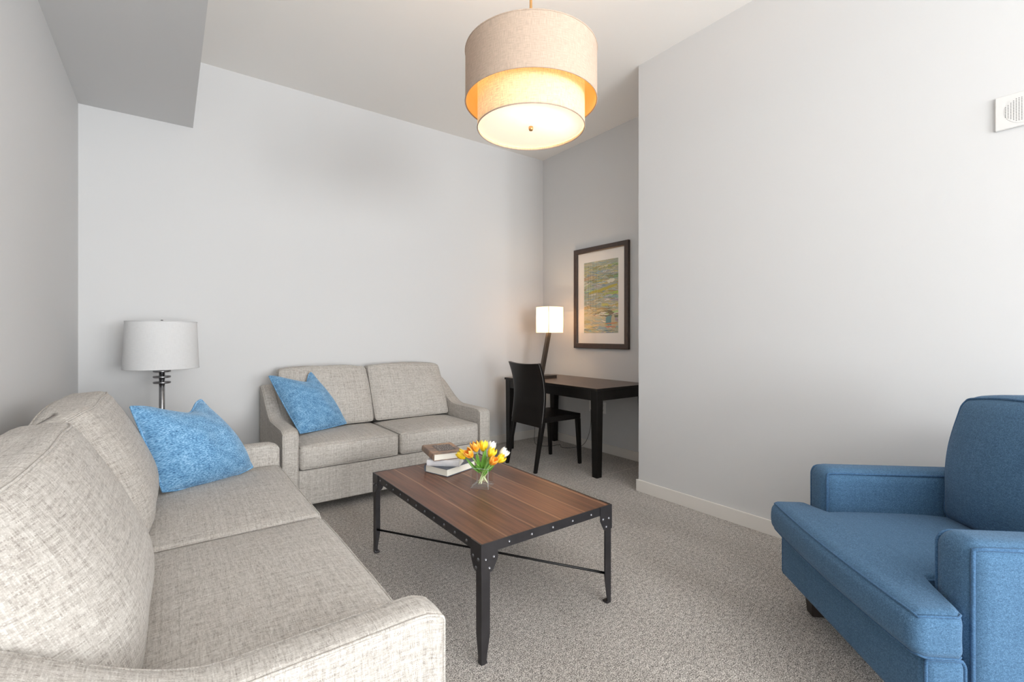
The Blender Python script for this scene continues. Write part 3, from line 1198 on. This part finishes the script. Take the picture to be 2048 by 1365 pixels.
PM = {
    'orange': petal_mat('orange_petal', rgb(250, 190, 40), rgb(255, 196, 84), rgb(250, 132, 20)),
    'yellow': petal_mat('yellow_petal', rgb(236, 200, 10), rgb(255, 226, 70), rgb(255, 208, 20)),
    'white': petal_mat('white_petal', rgb(222, 228, 170), rgb(250, 248, 240), rgb(246, 243, 226)),
}
leafm = NT('tulip_leaf')
g = leafm.noise(leafm.coord('UV', (160, 6, 1)), 1, 2)
leafm.base(leafm.ramp(g, [(0.3, rgb(58, 112, 34)), (0.6, rgb(112, 166, 66)), (0.8, rgb(160, 200, 110))]).outputs[0])
leafm.b.inputs['Roughness'].default_value = 0.45
M['leaf'] = leafm.m
t = NT('tulip_stem')
tc = t.n('ShaderNodeTexCoord')
sp = t.n('ShaderNodeSeparateXYZ')
t.l(tc.outputs['Object'], sp.inputs[0])
t.base(t.ramp(sp.outputs['Z'], [(0.012, rgb(226, 230, 190)), (0.06, rgb(140, 182, 86))]).outputs[0])
t.b.inputs['Roughness'].default_value = 0.45
M['stem'] = t.m
M['stem_pale'] = simple('pale_stem', rgb(214, 220, 168), 0.5)


def make_tulip(kind, pos, foot, size, open_, label, leaf=None, rnd_=None):
    """pos = centre of bloom, foot = stem end in the vase (world)"""
    pos, foot = Vector(pos), Vector(foot)
    t = empty('tulip', foot, 0, label, 'tulip', 'tulips in the glass vase')
    d = (pos - foot)
    mid = foot + d * 0.55 + Vector((d.x * -0.10, d.y * -0.10, 0.006))
    pts = []
    top = pos - foot
    for k in range(13):
        u = k / 12
        p = (mid - foot) * (2 * u * (1 - u)) + top * (u * u)
        pts.append(p)
    axis = (pts[-1] - pts[-2]).normalized()
    h_ = size * 1.12
    stem_top = [p for p in pts if p.length < (top.length - h_ * 0.42)]
    stem_top.append(top - axis * h_ * 0.42)
    tube('stem', stem_top, [0.0026 + 0.0004 * math.sin(k) for k in range(len(stem_top))], M['stem'], t, n=8)
    # bloom
    bm = bmesh.new()
    uv = bm.loops.layers.uv.new('UVMap')
    q = axis.to_track_quat('Z', 'Y')
    nu, nv = 9, 10
    for k in range(6):
        inner = k % 2
        a0 = 2 * PI * k / 6 + rnd_.random() * 0.15
        tw = rnd_.uniform(-0.08, 0.08)
        grid = []
        for j in range(nv + 1):
            v_ = j / nv
            rad = h_ * 0.42 * (math.sin(PI * (0.06 + 0.70 * v_)) ** 0.75) * (0.93 if inner else 1.0)
            rad *= 1 + (open_ - 0.25) * max(0, v_ - 0.5)
            z = h_ * (v_ - 0.45) * (0.97 if inner else 1.0)
            half = 0.80 * math.sin(PI * min(1, 0.12 + 0.88 * v_)) ** 0.65 * (1 if v_ < 0.6 else 1 - 0.25 * (v_ - 0.6))
            row = []
            for i in range(nu + 1):
                s = -1 + 2 * i / nu
                an = a0 + s * half + tw * v_
                rr_ = rad * (1 - 0.05 * s * s) + 0.0007 * math.cos(s * 9)
                zz = z - h_ * 0.08 * s * s * v_
                row.append(bm.verts.new(q @ Vector((rr_ * math.cos(an), rr_ * math.sin(an), zz)) + top))
            grid.append(row)
        for j in range(nv):
            for i in range(nu):
                f = bm.faces.new((grid[j][i], grid[j][i + 1], grid[j + 1][i + 1], grid[j + 1][i]))
                for l, (a, b) in zip(f.loops, ((i, j), (i + 1, j), (i + 1, j + 1), (i, j + 1))):
                    l[uv].uv = (-1 + 2 * a / nu, b / nv)
    me = bpy.data.meshes.new('bloom')
    bmesh.ops.recalc_face_normals(bm, faces=bm.faces)
    bm.to_mesh(me)
    bm.free()
    o = link('bloom', me, PM[kind], t, smooth=True)
    sm = o.modifiers.new('thick', 'SOLIDIFY')
    sm.thickness = 0.0009
    # leaves
    for lf in (leaf or []):
        (tip, wid, bend) = lf
        tip = Vector(tip) - foot
        st = pts[lf_start(pts)]
        bm = bmesh.new()
        uv = bm.loops.layers.uv.new('UVMap')
        side = (tip - st).cross(Vector((0.592, 0.806, 0.0))).normalized()
        nn = (tip - st).cross(side).normalized()
        rows = []
        n = 14
        for k in range(n + 1):
            u = k / n
            p = st.lerp(tip, u) + nn * bend * math.sin(PI * u) * 1.0
            w_ = wid * (math.sin(PI * min(1, 0.10 + 0.9 * u) ** 0.85) ** 0.8) * (1 if u < 0.98 else 0.2)
            row = []
            for s in (-1, -0.5, 0, 0.5, 1):
                row.append(bm.verts.new(p + side * s * w_ / 2 + nn * (abs(s) * w_ * 0.22)))
            rows.append(row)
        for k in range(n):
            for i in range(4):
                f = bm.faces.new((rows[k][i], rows[k][i + 1], rows[k + 1][i + 1], rows[k + 1][i]))
                for l, (a, b) in zip(f.loops, ((i, k), (i + 1, k), (i + 1, k + 1), (i, k + 1))):
                    l[uv].uv = (a * 0.1, b / n)
        me = bpy.data.meshes.new('leaf')
        bm.to_mesh(me)
        bm.free()
        lo = link('leaf', me, M['leaf'], t, smooth=True)
        sm = lo.modifiers.new('thick', 'SOLIDIFY')
        sm.thickness = 0.0008
    return t


def lf_start(pts):
    return 4


rt = random.Random(21)
zf = TT + 0.016
tul = [
    ('yellow', (1.193, 2.052, 0.592), (1.293, 1.967), 0.050, 0.3, 'yellow tulip at the far left of the bunch', [((1.200, 2.035, 0.588), 0.016, 0.010)]),
    ('orange', (1.192, 1.978, 0.614), (1.300, 1.985), 0.050, 0.45, 'orange tulip at the left front of the bunch, above the yellow one', [((1.212, 1.955, 0.560), 0.018, -0.008)]),
    ('orange', (1.248, 2.012, 0.632), (1.288, 1.990), 0.050, 0.45, 'orange tulip standing highest at the back left', [((1.222, 1.965, 0.612), 0.020, 0.006)]),
    ('yellow', (1.296, 2.010, 0.630), (1.262, 1.975), 0.052, 0.15, 'narrow yellow tulip behind the tall upright green leaf', [((1.275, 1.955, 0.634), 0.027, 0.008)]),
    ('white', (1.351, 2.020, 0.618), (1.255, 1.970), 0.048, 0.3, 'white tulip at the back of the bunch', [((1.370, 2.000, 0.606), 0.016, 0.008)]),
    ('yellow', (1.303, 1.947, 0.607), (1.252, 1.985), 0.048, 0.4, 'yellow tulip in the middle right, in front of the white ones', []),
    ('orange', (1.280, 1.901, 0.580), (1.245, 1.975), 0.046, 0.5, 'orange tulip hanging lowest at the right front', [((1.285, 1.925, 0.556), 0.014, 0.004)]),
    ('yellow', (1.333, 1.912, 0.580), (1.250, 1.995), 0.046, 0.35, 'yellow tulip at the far right, beside the lowest orange one', []),
    ('white', (1.367, 1.936, 0.598), (1.268, 1.990), 0.050, 0.5, 'white tulip at the right edge of the bunch, behind the yellow one', [((1.330, 1.940, 0.570), 0.014, 0.006)]),
]
for (k_, p_, f_, sz, op, lab, lv) in tul:
    make_tulip(k_, p_, (f_[0], f_[1], zf), sz, op, lab, lv, rt)


# ------------------------------------------------------------------ desk
def make_desk():
    x0, x1, y0, y1 = 2.862, 3.566, 2.705, 4.03
    t = empty('desk', ((x0 + x1) / 2, (y0 + y1) / 2, 0), 0, 'black wooden writing desk with square tapered legs in the alcove', 'desk')
    hx, hy = (x1 - x0) / 2, (y1 - y0) / 2
    bm = add_box(bmesh.new(), -hx, hx, -hy, hy, 0.728, 0.750, 0.002)
    bm.normal_update()
    for f in bm.faces:
        f.material_index = 0 if f.normal.z > 0.9 else 1
    from_bm('desk_top', bm, [M['desktop_sheen'], M['black_wood']], t)
    for s in (-1, 1):
        a, b = sorted((s * (hx - 0.012), s * (hx - 0.034)))
        box('apron', a, b, -hy + 0.083, hy - 0.083, 0.645, 0.7275, M['black_wood'], t)
        a, b = sorted((s * (hy - 0.012), s * (hy - 0.034)))
        box('apron', -hx + 0.083, hx - 0.083, a, b, 0.645, 0.7275, M['black_wood'], t)
    for sx in (-1, 1):
        for sy in (-1, 1):
            xa, xb = sorted((sx * (hx - 0.008), sx * (hx - 0.083)))
            ya, yb = sorted((sy * (hy - 0.008), sy * (hy - 0.083)))
            taper_box('leg', xa, xb, ya, yb, 0, 0.7275, 0.78, M['black_wood'], t, bshift=(sx * 0.004, sy * 0.004))
    return t


make_desk()


# ------------------------------------------------------------------ desk chair
def make_desk_chair():
    # local x = facing direction (towards the desk), origin between the feet
    t = empty('dining_chair', (2.825, 3.345, 0), 0, 'black leather side chair with high curved back drawn up to the desk', 'chair')
    w_ = 0.222
    prof = [(-0.205, 0.385), (-0.190, 0.45), (-0.175, 0.55), (-0.168, 0.66), (-0.175, 0.76), (-0.198, 0.86), (-0.232, 0.952)]
    # smooth interpolation
    def pr(u):
        n = len(prof) - 1
        f = u * n
        i = min(n - 1, int(f))
        a = f - i
        p0 = prof[max(0, i - 1)]
        p1, p2 = prof[i], prof[i + 1]
        p3 = prof[min(n, i + 2)]
        def cr(a0, a1, a2, a3):
            return 0.5 * (2 * a1 + (a2 - a0) * a + (2 * a0 - 5 * a1 + 4 * a2 - a3) * a * a + (3 * a1 - a0 - 3 * a2 + a3) * a ** 3)
        return cr(p0[0], p1[0], p2[0], p3[0]), cr(p0[1], p1[1], p2[1], p3[1])
    bm = bmesh.new()
    uv = bm.loops.layers.uv.new('UVMap')
    NU, NV = 14, 26
    th = 0.030
    sides = []
    for sd in (0, 1):
        g = []
        for j in range(NV + 1):
            v_ = j / NV
            px_, pz_ = pr(v_)
            row = []
            for i in range(NU + 1):
                s = -1 + 2 * i / NU
                hw = w_ * (1 + 0.0 * v_)
                conc = -0.022 * (1 - s * s) * v_       # hollow towards the sitter's back
                dz = -0.012 * (1 - s * s) * (v_ ** 8)
                edge = 0.4 if (abs(s) > 0.999) else 1
                t_ = th * (1 if abs(s) < 0.93 else 0.8)
                row.append(bm.verts.new((px_ + conc + (t_ / 2 if sd else -t_ / 2), s * hw, pz_ + dz)))
            g.append(row)
        sides.append(g)
    for sd, g in enumerate(sides):
        for j in range(NV):
            for i in range(NU):
                f = [g[j][i], g[j][i + 1], g[j + 1][i + 1], g[j + 1][i]]
                bm.faces.new(f if sd else list(reversed(f)))
    a, b = sides
    for j in range(NV):
        bm.faces.new((a[j][0], b[j][0], b[j + 1][0], a[j + 1][0]))
        bm.faces.new((a[j][NU], a[j + 1][NU], b[j + 1][NU], b[j][NU]))
    for i in range(NU):
        bm.faces.new((a[0][i], a[0][i + 1], b[0][i + 1], b[0][i]))
        bm.faces.new((a[NV][i], b[NV][i], b[NV][i + 1], a[NV][i + 1]))
    bmesh.ops.recalc_face_normals(bm, faces=bm.faces)
    sharp = [e for e in bm.edges if len(e.link_faces) == 2 and e.calc_face_angle(0) > 0.9]
    bmesh.ops.bevel(bm, geom=sharp, offset=0.006, segments=3, affect='EDGES', profile=0.5)
    o = from_bm('backrest', bm, M['leather'], t, smooth=True)
    # stitched edge seam around the back
    pts = []
    for sgn in (-1, 1):
        p = []
        for j in range(3, NV + 1):
            px_, pz_ = pr(j / NV)
            p.append((px_ - th / 2 + 0.002, sgn * (w_ - 0.001), pz_ - (0.004 if j == NV else 0)))
        if sgn > 0:
            p.reverse()
            top = []
            for i in range(1, NU):
                s = -1 + 2 * i / NU
                px_, pz_ = pr(1)
                top.append((px_ - th / 2 - 0.022 * (1 - s * s) + 0.002, s * w_, pz_ - 0.012 * (1 - s * s) - 0.002))
            pts += top
        pts += p
    tube('edge_seam', pts, 0.0022, M['stitch'], o, n=6)
    rounded('seat', 0.035, 0, 0.447, 0.455, 0.444, 0.05, 0.014, M['leather'], t,
            lambda q, L: (q.x, q.y * (1 + 0.02 * q.x / L[0]), q.z + (0.008 * (1 - (q.x / L[0]) ** 2) * (1 - (q.y / L[1]) ** 2) if q.z > 0 else 0)), k=3,
            welts=((2, 1),), welt_mat=M['leather'], welt_r=0.0025)
    for sy in (-1, 1):
        y = sy * 0.203
        taper_box('leg', -0.205, -0.165, y - 0.019, y + 0.019, 0, 0.425, 0.68, M['leather'], t, bshift=(-0.085, sy * 0.004))
        taper_box('leg', 0.220, 0.262, y - 0.019, y + 0.019, 0, 0.425, 0.68, M['leather'], t, bshift=(0.022, sy * 0.004))
    return t


make_desk_chair()


# ------------------------------------------------------------------ desk lamp
def make_desk_lamp():
    t = empty('desk_lamp', (3.24, 3.74, 0.750), 0, 'lit desk lamp with square parchment shade and slanted bronze arm on the desk', 'desk lamp')
    box('base', -0.17, 0.025, -0.085, 0.045, 0.0, 0.030, M['bronze'], t, bev=0.002)
    bm = bmesh.new()
    ax0, ax1 = -0.115, 0.0
    add_box(bm, -0.022, 0.022, -0.016, 0.016, 0.0, 0.495)
    for v in bm.verts:
        k_ = v.co.z / 0.495
        v.co.x += ax0 + (ax1 - ax0) * k_
        v.co.z += 0.0295
    from_bm('arm', bm, M['bronze'], t)
    s = 0.101
    z0, z1 = 0.472, 0.742
    bm = bmesh.new()
    uv = bm.loops.layers.uv.new('UVMap')
    # four slightly bowed panels
    pr_ = []
    n = 8
    for k in range(4):
        a = PI / 2 * k
        for i in range(n):
            u = -1 + 2 * i / n
            bx, by = u * s, -s - 0.006 * (1 - u * u)
            pr_.append((bx * math.cos(a) - by * math.sin(a), bx * math.sin(a) + by * math.cos(a)))
    lo = [bm.verts.new((x, y, z0)) for x, y in pr_]
    hi = [bm.verts.new((x, y, z1)) for x, y in pr_]
    for k in range(len(pr_)):
        k2 = (k + 1) % len(pr_)
        bm.faces.new((lo[k], lo[k2], hi[k2], hi[k]))
    sh = from_bm('lamp_shade', bm, M['desk_shade'], t)
    for sx in (-1, 1):
        for sy in (-1, 1):
            tube('shade_corner', [(sx * s, sy * s, z0), (sx * s, sy * s, z1)], 0.0035, M['shade_white'], sh, n=6)
    tube('socket', [(0, 0, 0.52), (0, 0, 0.57)], 0.012, M['bronze'], t)
    p = bpy.data.lights.new('desk_lamp_bulb', 'POINT')
    p.energy = 6.5
    p.color = (1, 0.70, 0.42)
    p.shadow_soft_size = 0.035
    po = bpy.data.objects.new('desk_lamp_bulb', p)
    po.location = (0, 0, 0.61)
    po.parent = t
    C.objects.link(po)
    # cord: off the desk's rear edge down to the carpet, then to the outlet
    L = Vector((3.24, 3.74, 0.75))
    pts = [(3.10, 3.785, 0.762), (3.20, 3.90, 0.7535), (3.30, 4.035, 0.7535), (3.31, 4.045, 0.70), (3.30, 4.05, 0.3), (3.27, 4.03, 0.02), (3.22, 3.9, 0.006),
           (3.30, 3.80, 0.006), (3.42, 3.78, 0.006), (3.36, 3.68, 0.006), (3.44, 3.60, 0.008), (3.53, 3.52, 0.05), (3.57, 3.47, 0.22), (3.572, 3.465, 0.44)]
    sm = []
    for i in range(len(pts) - 1):
        p0, p1, p2, p3 = [Vector(pts[max(0, min(len(pts) - 1, i + d))]) for d in (-1, 0, 1, 2)]
        for k in range(6):
            a = k / 6
            sm.append(0.5 * (2 * p1 + (p2 - p0) * a + (2 * p0 - 5 * p1 + 4 * p2 - p3) * a * a + (3 * p1 - p0 - 3 * p2 + p3) * a ** 3) - L)
    for q in sm:
        q.z = max(q.z, 0.004 - 0.75)
    tube('cord', sm, 0.0024, M['cord'], t, n=6)
    return t


make_desk_lamp()


# ------------------------------------------------------------------ floor lamp
def make_floor_lamp():
    t = empty('floor_lamp', (-0.036, 3.93, 0), 0, 'brushed steel lamp with white drum shade in the corner behind the long sofa', 'lamp')
    lathe('base', [(0, 0), (0.14, 0), (0.14, 0.018), (0.13, 0.024), (0.02, 0.03), (0, 0.03)], M['steel'], t)
    lathe('pole', [(0, 0.028), (0.0165, 0.028), (0.0165, 1.02), (0.010, 1.022), (0.010, 1.11), (0, 1.11)], M['steel'], t, n=24)
    for z in (0.955, 0.917, 0.879):
        lathe('ring', [(0.017, z - 0.006), (0.048, z - 0.006), (0.050, z - 0.003), (0.050, z + 0.003), (0.048, z + 0.006), (0.017, z + 0.006)], M['steel'], t, n=36)
    sh = lathe('lamp_shade', [(0.209, 0.975), (0.196, 1.288)], M['shade_white'], t, n=72)
    for (r_, z) in ((0.209, 0.976), (0.196, 1.287)):
        tube('shade_rim', [(r_ * math.cos(2 * PI * k / 60), r_ * math.sin(2 * PI * k / 60), z) for k in range(60)], 0.0028, M['shade_white'], sh, closed=True, n=6)
    bm = bmesh.new()
    for k in range(3):
        a = 2 * PI * k / 3
        add_tube(bm, [(0, 0, 1.275), (0.196 * math.cos(a), 0.196 * math.sin(a), 1.284)], 0.002, n=6)
    add_tube(bm, [(0, 0, 1.10), (0, 0, 1.28)], 0.003, n=6)
    from_bm('shade_spider', bm, M['steel'], t)
    lathe('finial', [(0, 1.276), (0.008, 1.278), (0.006, 1.286), (0.010, 1.292), (0.006, 1.300), (0, 1.302)], M['steel'], t, n=16)
    return t


make_floor_lamp()


# ------------------------------------------------------------------ pendant
def make_pendant():
    D = 2.185
    px_, py_ = 1.365, 1.709
    t = empty('pendant_lamp', (px_, py_, 2.163), 0, 'large two-tier beige drum pendant lamp, lit, hanging from the ceiling on a brass rod', 'pendant lamp')
    ro, ri = 0.1396 * D, 0.1139 * D
    zi = 0.0
    zo = 1.2 + 0.494 * D - 2.163
    zt = 1.2 + 0.600 * D - 2.163
    o = lathe('outer_shade', [(ro, zo), (ro, zt)], M['shade_outer'], t, n=96)
    lathe('liner', [(ro - 0.0035, zo + 0.001), (ro - 0.0035, zt - 0.001)], M['shade_liner'], o, n=96)
    for z in (zo, zt):
        tube('shade_rim', [(ro * math.cos(2 * PI * k / 90), ro * math.sin(2 * PI * k / 90), z) for k in range(90)], 0.0028, M['shade_outer'], o, closed=True, n=6)
    i_ = lathe('inner_shade', [(ri, zi), (ri, zt - 0.02)], M['shade_inner'], t, n=96)
    tube('shade_rim', [(ri * math.cos(2 * PI * k / 90), ri * math.sin(2 * PI * k / 90), zi) for k in range(90)], 0.0028, M['shade_outer'], i_, closed=True, n=6)
    lathe('diffuser', [(0, 0.012), (ri - 0.004, 0.012), (ri - 0.004, 0.016), (0, 0.016)], M['diffuser'], t, n=72)
    lathe('finial', [(0, -0.010), (0.008, -0.008), (0.011, -0.002), (0.011, 0.008), (0.006, 0.012), (0, 0.012)], M['brass'], t, n=20)
    tube('rod', [(0, 0, 0.0165), (0, 0, HC - 2.163 - 0.02)], 0.0065, M['brass'], t, n=12)
    lathe('canopy', [(0, HC - 2.163 - 0.03), (0.062, HC - 2.163 - 0.022), (0.065, HC - 2.163), (0, HC - 2.163)], M['brass'], t, n=32)
    bm = bmesh.new()
    for k in range(3):
        a = 2 * PI * k / 3 + 0.5
        add_tube(bm, [(0.006 * math.cos(a), 0.006 * math.sin(a), zt - 0.03), ((ro - 0.006) * math.cos(a), (ro - 0.006) * math.sin(a), zt - 0.03)], 0.003, n=6)
    from_bm('shade_spider', bm, M['brass'], t)
    for k in range(3):
        a = 2 * PI * k / 3 + 1.1
        l = bpy.data.lights.new('pendant_bulb', 'POINT')
        l.energy = 4.5
        l.color = (1, 0.82, 0.62)
        l.shadow_soft_size = 0.03
        lo = bpy.data.objects.new('pendant_bulb', l)
        lo.location = (0.10 * math.cos(a), 0.10 * math.sin(a), 0.235)
        lo.parent = t
        C.objects.link(lo)
    return t


make_pendant()


# ------------------------------------------------------------------ framed picture
def make_picture():
    y0, y1, z0, z1 = 2.957, 3.705, 1.058, 2.116
    cy, cz = (y0 + y1) / 2, (z0 + z1) / 2
    t = empty('framed_picture', (XA, cy, cz), 0, 'abstract painting in dark wood frame with cream mat above the desk', 'picture')
    hy, hz = (y1 - y0) / 2, (z1 - z0) / 2
    fw = 0.052
    bm = bmesh.new()
    # mitred frame with slightly bevelled face, normal towards -x
    prof = [(0, 0), (0, -0.030), (0.006, -0.034), (fw - 0.008, -0.034), (fw, -0.026), (fw, 0)]
    cs = [(-1, -1), (1, -1), (1, 1), (-1, 1)]
    rings = []
    for (sy, sz) in cs:
        rings.append([bm.verts.new((d, sy * (hy - w_), sz * (hz - w_))) for (w_, d) in prof])
    for k in range(4):
        A, B = rings[k], rings[(k + 1) % 4]
        for i in range(len(prof) - 1):
            bm.faces.new((A[i], B[i], B[i + 1], A[i + 1]))
    from_bm('frame', bm, M['frame'], t)
    box('mat_board', -0.012, -0.001, -hy + fw - 0.004, hy - fw + 0.004, -hz + fw - 0.004, hz - fw + 0.004, M['mat_board'], t)
    # painting
    rr = random.Random(11)
    bm = bmesh.new()
    cl = bm.loops.layers.color.new('paint') if hasattr(bm.loops.layers, 'color') else None
    ay, az = 0.235, 0.372
    oy, oz = -0.002, 0.003
    layer = [0]

    def quad(yc, zc, w_, h_, c, rot=0, wob=0.0):
        layer[0] += 1
        x = -0.0125 - layer[0] * 0.000002
        n = 8
        top, bot = [], []
        for i in range(n + 1):
            u = -1 + 2 * i / n
            hh = h_ / 2 * (1 - 0.5 * abs(u) ** 4)
            dz = wob * noise.noise(Vector((u * 2 + layer[0] * 3.3, layer[0], 0)))
            for lst, sg in ((top, 1), (bot, -1)):
                yy = u * w_ / 2
                zz = sg * hh * (1 + 0.3 * noise.noise(Vector((u * 5, layer[0] * 1.7, sg)))) + dz
                Y = yc + yy * math.cos(rot) - zz * math.sin(rot)
                Z = zc + yy * math.sin(rot) + zz * math.cos(rot)
                lst.append(bm.verts.new((x, oy + max(-ay, min(ay, Y)), oz + max(-az, min(az, Z)))))
        for i in range(n):
            f = bm.faces.new((bot[i], bot[i + 1], top[i + 1], top[i]))
            for l in f.loops:
                l[cl] = (c[0] / 255, c[1] / 255, c[2] / 255, 1)
    # note: local +y is towards the room corner, i.e. left in the photograph
    f0 = bm.faces.new([bm.verts.new((-0.01245, oy + p_ * ay, oz + q_ * az)) for p_, q_ in ((-1, -1), (-1, 1), (1, 1), (1, -1))])
    for l in f0.loops:
        l[cl] = (0.70, 0.71, 0.62, 1)
    bands = [(0.30, (182, 176, 122)), (0.24, (166, 182, 176)), (0.17, (176, 170, 110)), (0.10, (172, 182, 172)), (0.03, (190, 178, 92)), (-0.03, (158, 176, 174)),
             (-0.09, (204, 196, 130)), (-0.15, (206, 198, 140)), (-0.2, (120, 100, 80)), (-0.25, (170, 176, 160)), (-0.30, (200, 180, 140)), (-0.34, (120, 160, 164))]
    for z, c in bands:
        for k in range(8):
            quad(rr.uniform(-ay, ay), z + rr.uniform(-0.035, 0.035), rr.uniform(0.10, 0.28), rr.uniform(0.010, 0.035), tuple(max(0, min(255, v + rr.randint(-22, 22))) for v in c), rr.uniform(-0.15, 0.15), 0.012)
    pal = [(150, 176, 174), (204, 194, 126), (222, 214, 176), (126, 152, 156), (226, 226, 214), (164, 154, 96), (182, 194, 184), (212, 200, 150), (198, 186, 150)]
    for k in range(330):
        quad(rr.uniform(-ay, ay), rr.uniform(-az, az), rr.uniform(0.02, 0.14), rr.uniform(0.002, 0.012), rr.choice(pal), rr.gauss(0, 0.12), 0.01)
    quad(-0.03, 0.075, 0.40, 0.03, (190, 178, 70), -0.18, 0.02)
    quad(-0.14, 0.155, 0.10, 0.035, (236, 232, 210), -0.1, 0.01)
    quad(-0.12, -0.245, 0.09, 0.10, (104, 152, 158), 0, 0.0)
    quad(-0.17, -0.27, 0.05, 0.16, (200, 186, 150), 0, 0.0)
    quad(-0.14, -0.275, 0.16, 0.012, (214, 140, 90), -0.05, 0.01)
    quad(-0.14, -0.31, 0.14, 0.010, (206, 120, 80), 0.05, 0.01)
    for k in range(26):
        quad(rr.uniform(-ay, ay), rr.choice([0.29, 0.21, 0.19, -0.02, -0.135, -0.18, -0.35]) + rr.gauss(0, 0.01), rr.uniform(0.06, 0.3), 0.0025, (78, 66, 56), rr.gauss(0, 0.12), 0.02)
    for yv in (0.21, 0.165, 0.14, 0.095, 0.055):
        quad(yv, 0.12, 0.5, 0.0022, (110, 84, 64), PI / 2 + rr.gauss(0, 0.01), 0.004)
        quad(yv - 0.01, 0.10, 0.62, 0.0018, (226, 214, 180), PI / 2 + rr.gauss(0, 0.012), 0.004)
    for k in range(16):
        quad(rr.uniform(-0.12, 0.2), rr.uniform(-0.14, -0.08), rr.uniform(0.02, 0.05), 0.002, (92, 80, 50), rr.uniform(0.6, 1.6), 0.01)
    from_bm('painting', bm, M['art'], t)
    bm = bmesh.new()
    gy, gz = hy - fw + 0.003, hz - fw + 0.003
    bm.faces.new([bm.verts.new((-0.024, a_, b_)) for a_, b_ in ((-gy, -gz), (-gy, gz), (gy, gz), (gy, -gz))])
    from_bm('glazing', bm, M['glazing'], t)
    return t


make_picture()


# ------------------------------------------------------------------ wall fittings
def make_outlet(yc, label):
    t = empty('wall_outlet', (XA, yc, 0.452), 0, label, 'outlet', 'outlets under the desk')
    box('plate', -0.006, 0, -0.036, 0.036, -0.058, 0.058, M['outlet'], t, bev=0.002)
    for s in (-1, 1):
        soc = box('socket', -0.0075, -0.0055, -0.017, 0.017, s * 0.024 - 0.014, s * 0.024 + 0.014, M['outlet'], t, bev=0.001)
        bm = bmesh.new()
        for dy in (-0.006, 0.006):
            add_box(bm, -0.0082, -0.0074, dy - 0.001, dy + 0.001, s * 0.024 - 0.001, s * 0.024 + 0.007)
        add_box(bm, -0.0082, -0.0074, -0.002, 0.002, s * 0.024 - 0.009, s * 0.024 - 0.005)
        from_bm('slots', bm, M['dark_hole'], soc)
    return t


make_outlet(3.462, 'white wall outlet under the desk, left of the front desk leg')
make_outlet(3.300, 'white wall outlet under the desk, right of the front desk leg')


def make_speaker():
    yc, zc = 0.300, 2.157
    t = empty('wall_speaker', (XR, yc, zc), 0, 'white wall speaker plate with round perforated grille high on the right wall', 'speaker')
    box('plate', -0.010, 0, -0.097, 0.097, -0.0725, 0.0725, M['plastic'], t, bev=0.004)
    bm = bmesh.new()
    # grille disc with rows of holes
    n = 40
    cv = [bm.verts.new((-0.0108, 0.068 * math.cos(2 * PI * k / n), 0.062 * math.sin(2 * PI * k / n))) for k in range(n)]
    bm.faces.new(cv)
    cw = [bm.verts.new((-0.0090, 0.068 * math.cos(2 * PI * k / n), 0.062 * math.sin(2 * PI * k / n))) for k in range(n)]
    for k in range(n):
        bm.faces.new((cv[k], cv[(k + 1) % n], cw[(k + 1) % n], cw[k]))
    for f in bm.faces:
        f.material_index = 0
    py, pz, rh = 0.0080, 0.0066, 0.0017
    for i in range(-8, 9):
        for j in range(-10, 11):
            y, z = i * py, j * pz
            if abs(j) > min(7, 3 + (8 - abs(i))):
                continue
            vs_ = [bm.verts.new((-0.0112, y + rh * math.cos(2 * PI * k / 8), z + rh * math.sin(2 * PI * k / 8))) for k in range(8)]
            f = bm.faces.new(vs_)
            f.material_index = 1
    from_bm('grille', bm, [M['plastic'], M['dark_hole']], t)
    return t


make_speaker()
